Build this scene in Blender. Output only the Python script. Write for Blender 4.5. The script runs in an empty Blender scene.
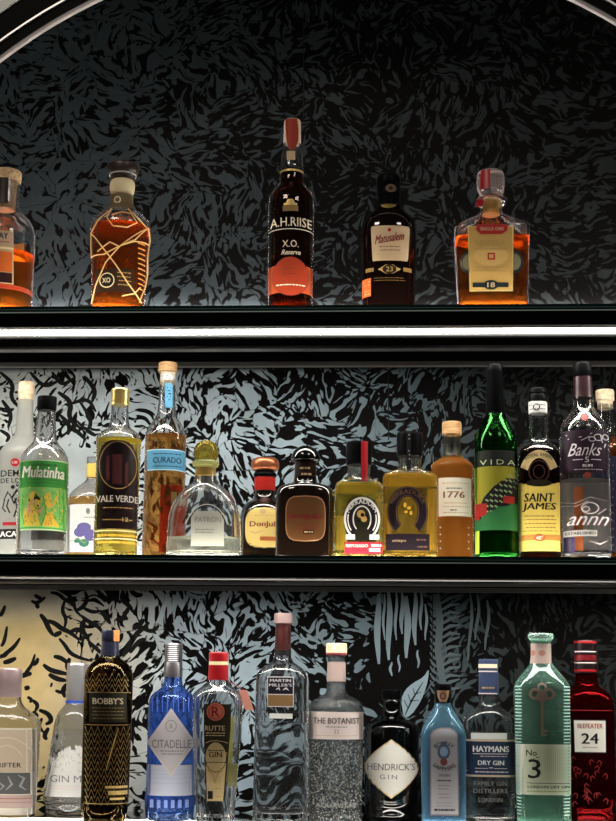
import bpy, bmesh, math, random
from mathutils import Vector, Matrix

# ------------------------------------------------------------------ camera
PW, PH, FOC = 616.0, 821.0, 1450.0
CAM = Vector((0.147, -2.40, 1.60))
YAW, TILT, ROLL = math.radians(3.5), math.atan(274.5 / FOC), 0.0107
FWD = Vector((-math.sin(YAW) * math.cos(TILT), math.cos(YAW) * math.cos(TILT), math.sin(TILT)))
_r = Vector((math.cos(YAW), math.sin(YAW), 0.0))
_u = _r.cross(FWD)
RGT = (_r * math.cos(ROLL) + _u * math.sin(ROLL)).normalized()
UPV = (_u * math.cos(ROLL) - _r * math.sin(ROLL)).normalized()
scene = bpy.context.scene
COL = scene.collection
cd = bpy.data.cameras.new('camera')
cd.sensor_fit = 'HORIZONTAL'
cd.sensor_width = 36.0
cd.lens = FOC / PW * 36.0
cd.clip_start = 0.05
cam = bpy.data.objects.new('camera', cd)
COL.objects.link(cam)
m3 = Matrix((RGT, UPV, -FWD)).transposed()
cam.matrix_world = Matrix.Translation(CAM) @ m3.to_4x4()
scene.camera = cam

# ------------------------------------------------------------------ world, room light, exposure
world = bpy.data.worlds.new('dim_room')
scene.world = world
world.use_nodes = True
wb = world.node_tree.nodes['Background']
wb.inputs[0].default_value = (0.9, 0.8, 0.72, 1)
wb.inputs[1].default_value = 0.02
vs = scene.view_settings
vs.view_transform = 'Standard'
vs.look = 'None'
vs.gamma = 1.0
vs.use_curve_mapping = False
vs.exposure = 0.0
FILL_WALL = 60.0
STRIP_DOWN, STRIP_UP, STRIP_REAR, STRIP_DECK = 25.0, 16.0, 14.0, 15.0
ROOM_W = 7.0


def area(name, loc, target, sx, sy, power, col):
    l = bpy.data.lights.new(name, 'AREA')
    l.shape = 'RECTANGLE'
    l.size, l.size_y, l.energy, l.color = sx, sy, power, col
    o = bpy.data.objects.new(name, l)
    o.location = loc
    o.rotation_euler = (Vector(target) - Vector(loc)).to_track_quat('-Z', 'Y').to_euler()
    COL.objects.link(o)
    return o


area('pendant_light', (-0.7, -1.2, 3.3), (0, 0.1, 1.7), 0.5, 0.3, ROOM_W, (1.0, 0.9, 0.78))
area('ceiling_light', (1.0, -1.5, 3.4), (0, 0.1, 1.7), 0.5, 0.3, ROOM_W * 0.7, (1.0, 0.93, 0.85))
cy = scene.cycles
cy.max_bounces = 16
cy.transmission_bounces = 14
cy.transparent_max_bounces = 16
cy.glossy_bounces = 6
cy.diffuse_bounces = 3
cy.sample_clamp_indirect = 6.0
cy.caustics_refractive = True
cy.caustics_reflective = False
cy.blur_glossy = 0.3


def P(px, py, Y):
    d = FWD * FOC + RGT * (px - PW / 2) + UPV * (PH / 2 - py)
    return CAM + d * ((Y - CAM.y) / d.y)


def proj(p):
    v = Vector(p) - CAM
    k = FOC / v.dot(FWD)
    return PW / 2 + v.dot(RGT) * k, PH / 2 - v.dot(UPV) * k


# ------------------------------------------------------------------ materials
def new_mat(name):
    m = bpy.data.materials.new(name)
    m.use_nodes = True
    m.node_tree.nodes.clear()
    out = m.node_tree.nodes.new('ShaderNodeOutputMaterial')
    return m, m.node_tree, out


MC = {}


def mat(name, col, rough=0.5, metal=0.0, coat=0.0, emit=None, noise=None, spec=0.5):
    if name in MC:
        return MC[name]
    m, t, out = new_mat(name)
    if max(col) < .075 and metal < .2:
        col = tuple(c * .4 for c in col)
    if rough >= .4:
        spec = min(spec, .25)
    b = t.nodes.new('ShaderNodeBsdfPrincipled')
    b.inputs['Base Color'].default_value = (*col, 1)
    b.inputs['Roughness'].default_value = rough
    b.inputs['Metallic'].default_value = metal
    b.inputs['Coat Weight'].default_value = coat
    b.inputs['Coat Roughness'].default_value = 0.05
    b.inputs['Specular IOR Level'].default_value = spec
    if emit:
        b.inputs['Emission Color'].default_value = (*emit[0], 1)
        b.inputs['Emission Strength'].default_value = emit[1]
    if noise:
        tc = t.nodes.new('ShaderNodeTexCoord')
        n = t.nodes.new('ShaderNodeTexNoise')
        n.inputs['Scale'].default_value = noise[0]
        n.inputs['Detail'].default_value = 4
        mp = t.nodes.new('ShaderNodeMapping')
        mp.inputs['Scale'].default_value = noise[3] if len(noise) > 3 else (1, 1, 1)
        r = t.nodes.new('ShaderNodeValToRGB')
        r.color_ramp.elements[0].position = 0.35
        r.color_ramp.elements[1].position = 0.65
        r.color_ramp.elements[0].color = (*noise[1], 1)
        r.color_ramp.elements[1].color = (*noise[2], 1)
        t.links.new(tc.outputs['Object'], mp.inputs[0])
        t.links.new(mp.outputs[0], n.inputs[0])
        t.links.new(n.outputs[0], r.inputs[0])
        t.links.new(r.outputs[0], b.inputs['Base Color'])
    t.links.new(b.outputs[0], out.inputs[0])
    MC[name] = m
    return m


def clear(name, col=(1, 1, 1), tr=0.3, ior=1.45, rough=0.0, tcol=None, milk=0.0, bump=None, mcol=None, sheen=0.0):
    """clear or tinted glass / liquid: refracting glass, part straight-through, an optional cloudy share"""
    if name in MC:
        return MC[name]
    m, t, out = new_mat(name)
    g = t.nodes.new('ShaderNodeBsdfGlass')
    g.inputs['Color'].default_value = (*col, 1)
    g.inputs['IOR'].default_value = ior
    g.inputs['Roughness'].default_value = rough
    if bump:
        tc = t.nodes.new('ShaderNodeTexCoord')
        n = t.nodes.new('ShaderNodeTexNoise' if bump[2] == 'n' else 'ShaderNodeTexVoronoi')
        n.inputs['Scale'].default_value = bump[0]
        bp = t.nodes.new('ShaderNodeBump')
        bp.inputs['Strength'].default_value = bump[1]
        bp.inputs['Distance'].default_value = 0.002
        mp = t.nodes.new('ShaderNodeMapping')
        mp.inputs['Scale'].default_value = bump[3] if len(bump) > 3 else (1, 1, 1)
        t.links.new(tc.outputs['Object'], mp.inputs[0])
        t.links.new(mp.outputs[0], n.inputs[0])
        t.links.new(n.outputs[0], bp.inputs['Height'])
        t.links.new(bp.outputs[0], g.inputs['Normal'])
    x = t.nodes.new('ShaderNodeBsdfTransparent')
    x.inputs['Color'].default_value = (*(tcol or col), 1)
    mx = t.nodes.new('ShaderNodeMixShader')
    mx.inputs[0].default_value = tr
    t.links.new(g.outputs[0], mx.inputs[1])
    t.links.new(x.outputs[0], mx.inputs[2])
    last = mx
    if milk > 0:
        d1 = t.nodes.new('ShaderNodeBsdfTranslucent')
        d2 = t.nodes.new('ShaderNodeBsdfDiffuse')
        d = t.nodes.new('ShaderNodeMixShader')
        for q in (d1, d2):
            q.inputs['Color'].default_value = (*(mcol or col), 1)
        t.links.new(d1.outputs[0], d.inputs[1])
        t.links.new(d2.outputs[0], d.inputs[2])
        m2 = t.nodes.new('ShaderNodeMixShader')
        m2.inputs[0].default_value = milk
        t.links.new(mx.outputs[0], m2.inputs[1])
        t.links.new(d.outputs[0], m2.inputs[2])
        last = m2
    if sheen > 0:                 # sheen lobe added to paint bright rims onto the glass
        sh = t.nodes.new('ShaderNodeBsdfSheen')
        sh.inputs['Color'].default_value = (sheen * (mcol or col)[0], sheen * (mcol or col)[1], sheen * (mcol or col)[2], 1)
        sh.inputs['Roughness'].default_value = .25
        ad = t.nodes.new('ShaderNodeAddShader')
        t.links.new(last.outputs[0], ad.inputs[0])
        t.links.new(sh.outputs[0], ad.inputs[1])
        last = ad
    t.links.new(last.outputs[0], out.inputs[0])
    MC[name] = m
    return m


def glow(name, col, s):
    m, t, out = new_mat(name)
    e = t.nodes.new('ShaderNodeEmission')
    e.inputs[0].default_value = (*col, 1)
    e.inputs[1].default_value = s
    t.links.new(e.outputs[0], out.inputs[0])
    return m


# ------------------------------------------------------------------ mesh helpers
def link(name, verts, faces, mats, parent=None, midx=None, smooth=True, angle=38):
    me = bpy.data.meshes.new(name)
    me.from_pydata([tuple(v) for v in verts], [], faces)
    if not isinstance(mats, (list, tuple)):
        mats = [mats]
    for m in mats:
        me.materials.append(m)
    if midx:
        me.polygons.foreach_set('material_index', midx)
    if smooth:
        me.polygons.foreach_set('use_smooth', [True] * len(me.polygons))
        me.set_sharp_from_angle(angle=math.radians(angle))
    me.update()
    o = bpy.data.objects.new(name, me)
    COL.objects.link(o)
    if parent is not None:
        o.parent = parent
    return o


def box_data(x0, x1, y0, y1, z0, z1):
    v = [(x, y, z) for z in (z0, z1) for y in (y0, y1) for x in (x0, x1)]
    f = [(0, 2, 3, 1), (4, 5, 7, 6), (0, 1, 5, 4), (2, 6, 7, 3), (0, 4, 6, 2), (1, 3, 7, 5)]
    return v, f


def box(name, x0, x1, y0, y1, z0, z1, m, parent=None, bevel=0.0):
    v, f = box_data(x0, x1, y0, y1, z0, z1)
    o = link(name, v, f, m, parent, smooth=False)
    if bevel:
        bm = bmesh.new()
        bm.from_mesh(o.data)
        bmesh.ops.bevel(bm, geom=bm.edges[:], offset=bevel, segments=2, affect='EDGES')
        bm.to_mesh(o.data)
        bm.free()
    return o


def tag(o, label=None, cat=None, group=None, kind=None):
    for k, v in (('label', label), ('category', cat), ('group', group), ('kind', kind)):
        if v:
            o[k] = v
    return o


def empty(name, loc):
    o = bpy.data.objects.new(name, None)
    o.empty_display_size = 0.02
    o.location = loc
    COL.objects.link(o)
    return o
# ------------------------------------------------------------------ the setting
WALL_Y = 0.32
HT = P(308, 305, 0).z          # glass tops of the two upper shelves
HM = P(308, 555.5, 0).z
HB = 1.6 - 0.229              # bottom shelf
SX0, SX1 = -0.86, 0.93


def mural():
    m, t, out = new_mat('leaf_mural')
    N, L = t.nodes, t.links

    def node(kind, **kw):
        n = N.new(kind)
        for k, v in kw.items():
            setattr(n, k, v)
        return n

    def math_(op, a, b=None, clamp=False):
        n = node('ShaderNodeMath', operation=op, use_clamp=clamp)
        for i, q in enumerate((a, b)):
            if q is None:
                continue
            if isinstance(q, (int, float)):
                n.inputs[i].default_value = q
            else:
                L.new(q, n.inputs[i])
        return n.outputs[0]

    def vmath(op, a, b):
        n = node('ShaderNodeVectorMath', operation=op)
        for i, q in enumerate((a, b)):
            if isinstance(q, tuple):
                n.inputs[i].default_value = q
            elif q is not None:
                L.new(q, n.inputs[i])
        return n.outputs[0]

    def noise(vec, scale, detail=2.0, dist=0.0):
        n = node('ShaderNodeTexNoise')
        n.inputs['Scale'].default_value = scale
        n.inputs['Detail'].default_value = detail
        n.inputs['Distortion'].default_value = dist
        L.new(vec, n.inputs['Vector'])
        return n

    def ramp(fac, stops, interp='LINEAR'):
        r = node('ShaderNodeValToRGB')
        r.color_ramp.interpolation = interp
        e = r.color_ramp.elements
        while len(e) < len(stops):
            e.new(0.5)
        for k, (p, c) in enumerate(stops):
            e[k].position = p
            e[k].color = (*c, 1) if isinstance(c, tuple) else (c, c, c, 1)
        L.new(fac, r.inputs[0])
        return r.outputs[0]

    def maprange(v, a, b):
        n = node('ShaderNodeMapRange')
        n.inputs['From Min'].default_value = a
        n.inputs['From Max'].default_value = b
        L.new(v, n.inputs['Value'])
        return n.outputs[0]

    tc = node('ShaderNodeTexCoord')
    sp = node('ShaderNodeSeparateXYZ')
    L.new(tc.outputs['Object'], sp.inputs[0])
    cb = node('ShaderNodeCombineXYZ')
    L.new(sp.outputs[0], cb.inputs[0])
    L.new(sp.outputs[2], cb.inputs[1])
    uv = cb.outputs[0]
    X, Z = sp.outputs[0], sp.outputs[2]
    nz = noise(uv, 9.0, 2.0)
    w = vmath('ADD', uv, vmath('MULTIPLY', vmath('SUBTRACT', nz.outputs['Color'], (.5, .5, .5)), (.07, .07, 0)))
    vo = node('ShaderNodeTexVoronoi', voronoi_dimensions='2D')
    vo.inputs['Scale'].default_value = 13
    L.new(w, vo.inputs['Vector'])
    sc = node('ShaderNodeSeparateColor')
    L.new(vo.outputs['Color'], sc.inputs[0])
    ang = math_('MULTIPLY', sc.outputs[0], 6.283)
    rot = node('ShaderNodeVectorRotate', rotation_type='Z_AXIS')
    L.new(w, rot.inputs['Vector'])
    L.new(ang, rot.inputs['Angle'])
    st = vmath('MULTIPLY', rot.outputs[0], (1.0, 0.36, 1.0))
    n1 = noise(st, 80.0, 1.0, 1.1).outputs[0]
    # share of ink: sparse on the light left side, dense in the middle and to the right
    big = noise(uv, 5.0, 1.0).outputs[0]
    inkx = ramp(maprange(X, -0.6, 0.6), [(0.0, .46), (.18, .48), (.36, .53), (.5, .575), (.62, .57), (1.0, .56)])
    # bare patches low on the left of the middle bay and over the lower left bay
    def blob(cx_, cz_, rx, rz):
        dx = math_('DIVIDE', math_('SUBTRACT', X, cx_), rx)
        dz = math_('DIVIDE', math_('SUBTRACT', Z, cz_), rz)
        d = math_('ADD', math_('MULTIPLY', dx, dx), math_('MULTIPLY', dz, dz))
        return math_('SUBTRACT', 1.15, d, True)
    c1, c2, c3 = P(60, 500, WALL_Y), P(0, 660, WALL_Y), P(60, 700, WALL_Y)
    b1 = blob(c1.x, c1.z, .15, .10)
    b2 = blob(c2.x, c2.z, .135, .26)
    b3 = blob(c3.x, c3.z, .07, .10)
    bare = math_('MAXIMUM', math_('MAXIMUM', b1, b2), b3)
    thr = math_('ADD', inkx, math_('MULTIPLY', math_('SUBTRACT', big, .5), .16))
    c4 = P(402, 650, WALL_Y)
    thr = math_('ADD', math_('SUBTRACT', thr, math_('MULTIPLY', bare, .5)), math_('MULTIPLY', blob(c4.x, c4.z, .062, .125), .45))
    ink1 = math_('MULTIPLY', math_('SUBTRACT', thr, n1), 26.0, True)
    # outlines between leaf groups
    ve = node('ShaderNodeTexVoronoi', voronoi_dimensions='2D', feature='DISTANCE_TO_EDGE')
    ve.inputs['Scale'].default_value = 13
    L.new(w, ve.inputs['Vector'])
    edge = math_('MULTIPLY', math_('SUBTRACT', math_('SUBTRACT', .016, math_('MULTIPLY', bare, .2)), ve.outputs['Distance']), 40.0, True)
    ink = math_('MAXIMUM', ink1, edge)
    # light ground colour: ochre lower left, pale blue grey, slate, charcoal to the right
    ground = ramp(maprange(X, -0.6, 0.6), [(0.0, (.74, .78, .76)), (.2, (.64, .74, .80)), (.42, (.46, .58, .65)),
                                         (.58, (.21, .28, .32)), (.70, (.075, .10, .11)), (.80, (.030, .036, .036)), (1.0, (.022, .025, .025))])
    och = math_('MULTIPLY', math_('MULTIPLY', maprange(X, -0.26, -0.52), 1.0, True), maprange(Z, 1.80, 1.70))
    mxo = node('ShaderNodeMix', data_type='RGBA')
    L.new(math_('MULTIPLY', och, 1.0, True), mxo.inputs[0])
    L.new(ground, mxo.inputs[6])
    mxo.inputs[7].default_value = (.85, .64, .30, 1)
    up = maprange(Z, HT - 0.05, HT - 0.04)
    upper = ramp(maprange(X, -0.6, 0.6), [(0.0, (.056, .070, .080)), (.45, (.040, .050, .056)), (.7, (.030, .036, .038)), (1.0, (.021, .025, .026))])  # dimmer light of the upper bay put into its ground colour
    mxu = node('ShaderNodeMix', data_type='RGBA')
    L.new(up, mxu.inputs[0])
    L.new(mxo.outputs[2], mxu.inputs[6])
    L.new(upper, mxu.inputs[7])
    mott = noise(uv, 14.0, 3.0).outputs[0]
    mo = node('ShaderNodeMix', data_type='RGBA', blend_type='MULTIPLY')
    mo.inputs[0].default_value = 0.6
    L.new(mxu.outputs[2], mo.inputs[6])
    L.new(ramp(mott, [(.3, .62), (.7, 1.0)]), mo.inputs[7])
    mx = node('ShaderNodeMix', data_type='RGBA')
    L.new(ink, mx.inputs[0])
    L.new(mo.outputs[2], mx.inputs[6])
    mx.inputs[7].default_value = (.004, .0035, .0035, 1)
    b = node('ShaderNodeBsdfPrincipled')
    b.inputs['Roughness'].default_value = 0.6
    b.inputs['Specular IOR Level'].default_value = 0.05
    L.new(mx.outputs[2], b.inputs['Base Color'])
    L.new(b.outputs[0], out.inputs[0])
    return m


INK = mat('mural_ink', (.009, .008, .008), .6, spec=.2)
SLATE = mat('mural_slate', (.30, .39, .44), .6, spec=.2)
SLATE_DK = mat('mural_dark_slate', (.10, .13, .14), .6, spec=.2)


def wall_strokes():
    """branches, leaf and tall grass painted on the mural, as thin raised brush strokes (photo pixels)"""
    V, Fc, M = [], [], []

    def stroke(pts, w, mi, off, taper=True):
        n = len(pts)
        base = len(V)
        for i, (x, y) in enumerate(pts):
            a = pts[max(0, i - 1)]
            c = pts[min(n - 1, i + 1)]
            dx, dy = c[0] - a[0], c[1] - a[1]
            l = math.hypot(dx, dy) or 1
            k = i / (n - 1)
            ww = w * (0.25 + 0.95 * math.sin(math.pi * (0.1 + 0.85 * k))) if taper else w
            for s in (-1, 1):
                q = P(x - dy / l * ww * s / 2, y + dx / l * ww * s / 2, WALL_Y - off)
                V.append((q.x, q.y, q.z))
        for i in range(n - 1):
            Fc.append((base + 2 * i, base + 2 * i + 1, base + 2 * i + 3, base + 2 * i + 2))
            M.append(mi)

    def smooth(pts, it=2):
        for _ in range(it):
            o = [pts[0]]
            for a, b in zip(pts, pts[1:]):
                o += [(a[0] * .75 + b[0] * .25, a[1] * .75 + b[1] * .25), (a[0] * .25 + b[0] * .75, a[1] * .25 + b[1] * .75)]
            pts = o + [pts[-1]]
        return pts

    def poly(pts, mi, off):
        base = len(V)
        for x, y in pts:
            q = P(x, y, WALL_Y - off)
            V.append((q.x, q.y, q.z))
        Fc.append(tuple(range(base, base + len(pts))))
        M.append(mi)

    K = 1 / 3.08
    br = [  # crop coordinates of the 0,580 - 200,740 window, scale 3.08
        [(0, 112), (8, 100), (16, 78)], [(4, 205), (14, 188), (22, 142)], [(0, 240), (20, 225), (45, 205), (62, 178)],
        [(0, 232), (14, 236), (30, 215)], [(70, 300), (84, 280), (98, 262), (108, 228)], [(100, 262), (112, 255), (118, 240)],
        [(66, 298), (80, 290), (98, 288)], [(10, 255), (30, 250), (50, 240)], [(75, 335), (92, 330)],
        [(96, 64), (112, 72), (128, 62), (140, 52)], [(112, 72), (118, 88)], [(106, 46), (118, 54), (130, 58)],
        [(155, 38), (180, 42), (200, 62), (230, 78)], [(180, 30), (205, 42), (225, 60), (232, 95), (250, 110)],
        [(200, 62), (190, 95), (205, 120), (198, 150)], [(124, 105), (140, 125), (150, 150), (165, 172)],
        [(140, 125), (165, 130), (190, 150), (215, 160), (245, 185)], [(165, 172), (190, 160)],
        [(215, 160), (240, 150), (262, 165), (275, 190)], [(275, 190), (300, 215), (330, 240)],
        [(182, 180), (200, 200), (215, 225), (245, 240), (285, 250)], [(165, 235), (190, 240), (215, 262)],
        [(215, 240), (205, 265), (215, 285)], [(133, 260), (155, 278), (185, 285), (210, 290)], [(150, 290), (175, 305), (205, 310)],
        [(170, 340), (190, 348), (205, 335)], [(205, 320), (192, 340), (200, 362)], [(155, 322), (162, 324)],
        [(232, 95), (255, 85), (270, 60), (262, 35)], [(255, 85), (285, 100), (310, 95)], [(250, 110), (275, 130), (300, 140), (318, 165)],
        [(245, 185), (265, 175), (285, 165)], [(262, 120), (250, 145), (262, 165)], [(300, 30), (315, 55), (345, 60), (365, 50)],
        [(340, 30), (350, 50), (372, 72)], [(355, 122), (375, 120), (395, 118)], [(310, 95), (325, 110), (340, 135)],
        [(380, 30), (372, 60), (400, 80), (410, 100)], [(400, 30), (420, 48), (440, 45)], [(378, 235), (400, 200), (420, 165), (440, 150), (460, 130)],
        [(400, 225), (425, 190), (445, 180)], [(400, 80), (385, 105), (372, 125)], [(410, 150), (430, 140), (445, 120)],
        [(440, 150), (470, 160), (490, 140)], [(395, 160), (410, 180), (405, 200)], [(100, 370), (118, 385), (108, 405)],
        [(120, 400), (150, 412), (160, 435), (140, 445)], [(84, 360), (98, 368), (92, 378)], [(130, 425), (118, 450), (135, 470)],
        [(150, 455), (135, 480), (145, 492)], [(100, 405), (118, 420)],
    ]
    rnd = random.Random(4)
    for pts in br:
        stroke(smooth([(x * K, 580 + y * K) for x, y in pts]), rnd.uniform(3.0, 4.6), 1, .0006)
    # branches hanging into the bare patch of the middle bay
    for pts in ([(0, 372), (14, 384), (10, 398), (22, 410)], [(2, 400), (12, 414), (8, 428)], [(30, 372), (44, 388), (60, 380)],
                [(58, 392), (72, 402), (68, 418), (80, 428)], [(70, 404), (88, 398), (96, 412)], [(66, 424), (78, 432), (86, 440)],
                [(80, 402), (92, 420), (88, 432), (76, 420)], [(60, 415), (70, 425), (68, 435)], [(0, 430), (10, 436), (6, 442)],
                [(52, 372), (62, 386), (74, 378)], [(84, 376), (96, 390), (92, 402)], [(86, 430), (96, 436)]):
        stroke(smooth(pts), rnd.uniform(3.0, 4.4), 1, .0006)
    # the tall strokes and leaf right of the middle, lower bay
    for x, y0, y1, w in ((378, 594, 664, 5.5), (384, 594, 640, 2.2), (389, 592, 660, 5), (396, 592, 640, 2.5), (402, 592, 634, 3.6), (407, 596, 658, 5.5),
                         (415, 592, 645, 4.4), (421, 592, 630, 2.6), (426, 604, 640, 2.2), (391, 662, 676, 2.2), (399, 655, 672, 1.8), (418, 650, 668, 2)):
        xs = [(x + .9 * math.sin(k * 1.1 + x), y0 + (y1 - y0) * k / 6) for k in range(7)]
        stroke(xs, w, 2, .0007)
    leaf = [(403, 712), (401, 700), (405, 690), (413, 683), (424, 677), (429, 668), (428, 680), (424, 694), (418, 706), (410, 716), (404, 718)]
    poly(smooth(leaf + [leaf[0]], 1)[:-1], 2, .0008)
    for pts in ([(405, 715), (412, 700), (423, 682)], [(408, 708), (404, 700)], [(412, 701), (419, 700)], [(411, 703), (408, 694)],
                [(416, 694), (421, 692)], [(415, 696), (413, 688)]):
        stroke(pts, 1.6, 1, .001)
    # cactus-like spine further right
    stroke([(436, 594), (440, 620), (438, 650), (444, 690)], 7, 3, .0007, False)
    for k in range(14):
        y = 598 + k * 7
        stroke([(440, y + 6), (450, y), (460, y - 3 + (k % 3) * 2)], 3.0, 3, .0008)
        stroke([(440, y + 8), (433, y + 3), (430, y - 2)], 2.2, 3, .0008)
    for x, y0, y1 in ((470, 592, 660), (477, 594, 640), (487, 600, 650)):
        stroke([(x + 2 * math.sin(k), y0 + (y1 - y0) * k / 5) for k in range(6)], 2.6, 3, .0007)
    return V, Fc, M


def build_room():
    A, B, C_, D = (-1.1, WALL_Y, 0.95), (1.1, WALL_Y, 0.95), (1.1, WALL_Y, 3.0), (-1.1, WALL_Y, 3.0)
    V, Fc, M = [A, B, C_, D], [(0, 1, 2, 3)], [0]
    v2, f2, m2 = wall_strokes()
    Fc += [tuple(i + 4 for i in f) for f in f2]
    # thin seams between mural sheets
    for px, y0, y1 in ((303, 0, 118), (388, 372, 440), (432, 592, 660)):
        b = 4 + len(v2)
        for q in (P(px, y0, WALL_Y - .0009), P(px + 1.0, y0, WALL_Y - .0009), P(px + 1.0, y1, WALL_Y - .0009), P(px, y1, WALL_Y - .0009)):
            v2.append((q.x, q.y, q.z))
        Fc.append((b, b + 1, b + 2, b + 3))
        m2.append(4)
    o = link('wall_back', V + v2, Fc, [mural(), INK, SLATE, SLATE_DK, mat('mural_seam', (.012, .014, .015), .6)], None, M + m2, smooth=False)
    tag(o, kind='structure')

    # arched opening in the pale front wall with its nested mouldings
    yf = -0.03
    c = Vector((.0207, yf, 1.996))
    s = .9144 / 515
    wallm = mat('pale_plaster', (.70, .74, .68), .7, noise=(6, (.68, .72, .66), (.74, .78, .72)))
    blackg = mat('black_lacquer', (.006, .006, .006), .6, spec=.05)
    chrome = mat('satin_metal', (.42, .40, .40), .4, 1.0)
    band = mat('taupe_paint', (.42, .37, .37), .45)

    def ring(name, r0, r1, y0, y1, m, label=None):
        V, Fc = [], []
        n = 72
        path = [(c.x + math.cos(math.pi * i / n), c.z + math.sin(math.pi * i / n), i) for i in range(n + 1)]
        sec = [(r0, y0), (r1, y0), (r1, y1), (r0, y1)]
        pts = []
        for i in range(-1, n + 2):
            a = math.pi * min(max(i, 0), n) / n
            dz = -1.35 if i in (-1, n + 1) else 0.0
            for r, y in sec:
                V.append((c.x + r * math.cos(a), y, c.z + r * math.sin(a) + dz))
            pts.append(i)
        for i in range(len(pts) - 1):
            for k in range(4):
                a, b = i * 4 + k, i * 4 + (k + 1) % 4
                Fc.append((a, b, b + 4, a + 4))
        Fc.append((0, 1, 2, 3))
        e = (len(pts) - 1) * 4
        Fc.append((e + 3, e + 2, e + 1, e))
        o = link(name, V, Fc, m, None, smooth=True, angle=30)
        return tag(o, kind='structure')

    R = lambda k: k * s
    ring('trim_1', R(515), R(519), yf + .040, yf + .05, band)
    ring('trim_2', R(519), R(528), yf + .036, yf + .05, blackg)
    ring('trim_3', R(528), R(530.3), yf + .030, yf + .05, chrome)
    ring('trim_4', R(530.3), R(552), yf + .028, yf + .05, blackg)
    ring('wall_front', R(552), R(552) + 1.2, yf + .022, yf + .06, wallm)
    box('wall_left', -1.14, -1.1, .03, WALL_Y, .95, 3.0, blackg)['kind'] = 'structure'
    box('wall_right', 1.1, 1.14, .03, WALL_Y, .95, 3.0, blackg)['kind'] = 'structure'
    box('ceiling', -1.14, 1.14, .03, WALL_Y, 3.0, 3.04, blackg)['kind'] = 'structure'

    # three shelves
    glassedge = mat('green_glass_edge', (.012, .045, .042), .12, coat=.6)
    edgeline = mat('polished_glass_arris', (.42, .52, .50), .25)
    fascia = mat('black_gloss_fascia', (.002, .002, .002), .12, spec=.3)
    rail = mat('brushed_aluminium', (.42, .41, .41), .35, 1.0)
    deckm = mat('smoked_glass_deck', (.03, .034, .034), .06, coat=.4)
    down = glow('led_diffuser', (1.0, .965, .90), STRIP_DOWN)
    upl = glow('led_uplight', (1.0, .93, .80), STRIP_UP)
    rear = glow('led_rear_light', (1.0, .95, .88), STRIP_REAR)
    deckl = glow('led_deck_light', (1.0, .95, .86), STRIP_DECK)
    h_f = (P(308, 313, 0).z - P(308, 327, 0).z)
    for hz, nm, lab in ((HT, 'glass_shelf', 'top glass shelf with dark green edge above a bright light strip'),
                        (HM, 'glass_shelf', 'middle glass shelf with dark green edge and black fascia below it'),
                        (HB, 'glass_shelf', 'bottom glass shelf carrying the gin bottles, lit from within')):
        r = tag(empty(nm, (0, 0, hz)), lab, 'shelf', 'glass shelves in the arched niche')
        low = hz == HB
        g = .0115
        box('glass_edge', SX0, SX1, 0, .011, -g, 0, glassedge, r, .0008)
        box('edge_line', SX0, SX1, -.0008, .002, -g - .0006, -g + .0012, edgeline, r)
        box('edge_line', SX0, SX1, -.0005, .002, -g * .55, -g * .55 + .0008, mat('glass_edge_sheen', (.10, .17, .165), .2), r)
        box('deck', SX0, SX1, .0112, WALL_Y - .004, -g + .001, -.001, deckm, r)
        box('uplight', SX0, SX1, .014, .020 if low else .034, -.0012, -.0002, upl, r)
        for yy in (.048, .092, .138):
            box('middle_light', SX0, SX1, yy, yy + (.005 if low else .012), -.0012, -.0002, deckl, r)
        if hz == HT:
            box('added_wall_fill', SX0, SX1, WALL_Y - .013, WALL_Y - .003, .060, .068, glow('added_wall_wash', (1.0, .95, .88), FILL_WALL), r)  # added strip, hidden behind the shelf edge, to brighten the wall above
        if not low:
            box('rear_light', SX0, SX1, WALL_Y - .030, WALL_Y - .012, -.0012, .002, rear, r)
        zb = -g - h_f - .0006
        box('fascia', SX0, SX1, .001, .012, zb, -g - .0008, fascia, r)
        box('underside', SX0, SX1, .013, WALL_Y - .004, zb + .006, -g - .0008, mat('black_underside', (.003, .003, .003), .6, spec=.0), r)
        box('front_rail', SX0, SX1, .0, .018, zb - .0012, zb, rail, r)
        box('light_strip', SX0, SX1, .026, .078, zb + .0046, zb + .0058, down, r)
        box('rail_lip', SX0, SX1, .079, .093, zb + .0012, zb + .0055, mat('dark_rail_lip', (.07, .07, .068), .7), r)
        box('rear_rail', SX0, SX1, .172, .196, zb + .0005, zb + .0055, rail, r)
        box('wall_rail', SX0, SX1, WALL_Y - .018, WALL_Y - .005, zb - .003, zb + .0055, mat('dull_aluminium', (.30, .29, .28), .5, .8), r)


build_room()
# ------------------------------------------------------------------ bottle kit
def chaikin(lv, it=2):
    """round a profile; levels are (z, r, n, dr, sharp)"""
    for _ in range(it):
        o = [lv[0]]
        for i in range(1, len(lv) - 1):
            a, b, c = lv[i - 1], lv[i], lv[i + 1]
            if b[4]:
                o.append(b)
            else:
                o.append(tuple(a[k] * .25 + b[k] * .75 for k in range(4)) + (0,))
                o.append(tuple(c[k] * .25 + b[k] * .75 for k in range(4)) + (0,))
        o.append(lv[-1])
        lv = o
    return lv


def sring(r, n, dr, segs, z, ph=0.0):
    o = []
    for i in range(segs):
        t = 2 * math.pi * i / segs + ph
        c, s = math.cos(t), math.sin(t)
        o.append((r * math.copysign(abs(c) ** (2 / n), c), r * dr * math.copysign(abs(s) ** (2 / n), s), z))
    return o


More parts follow.
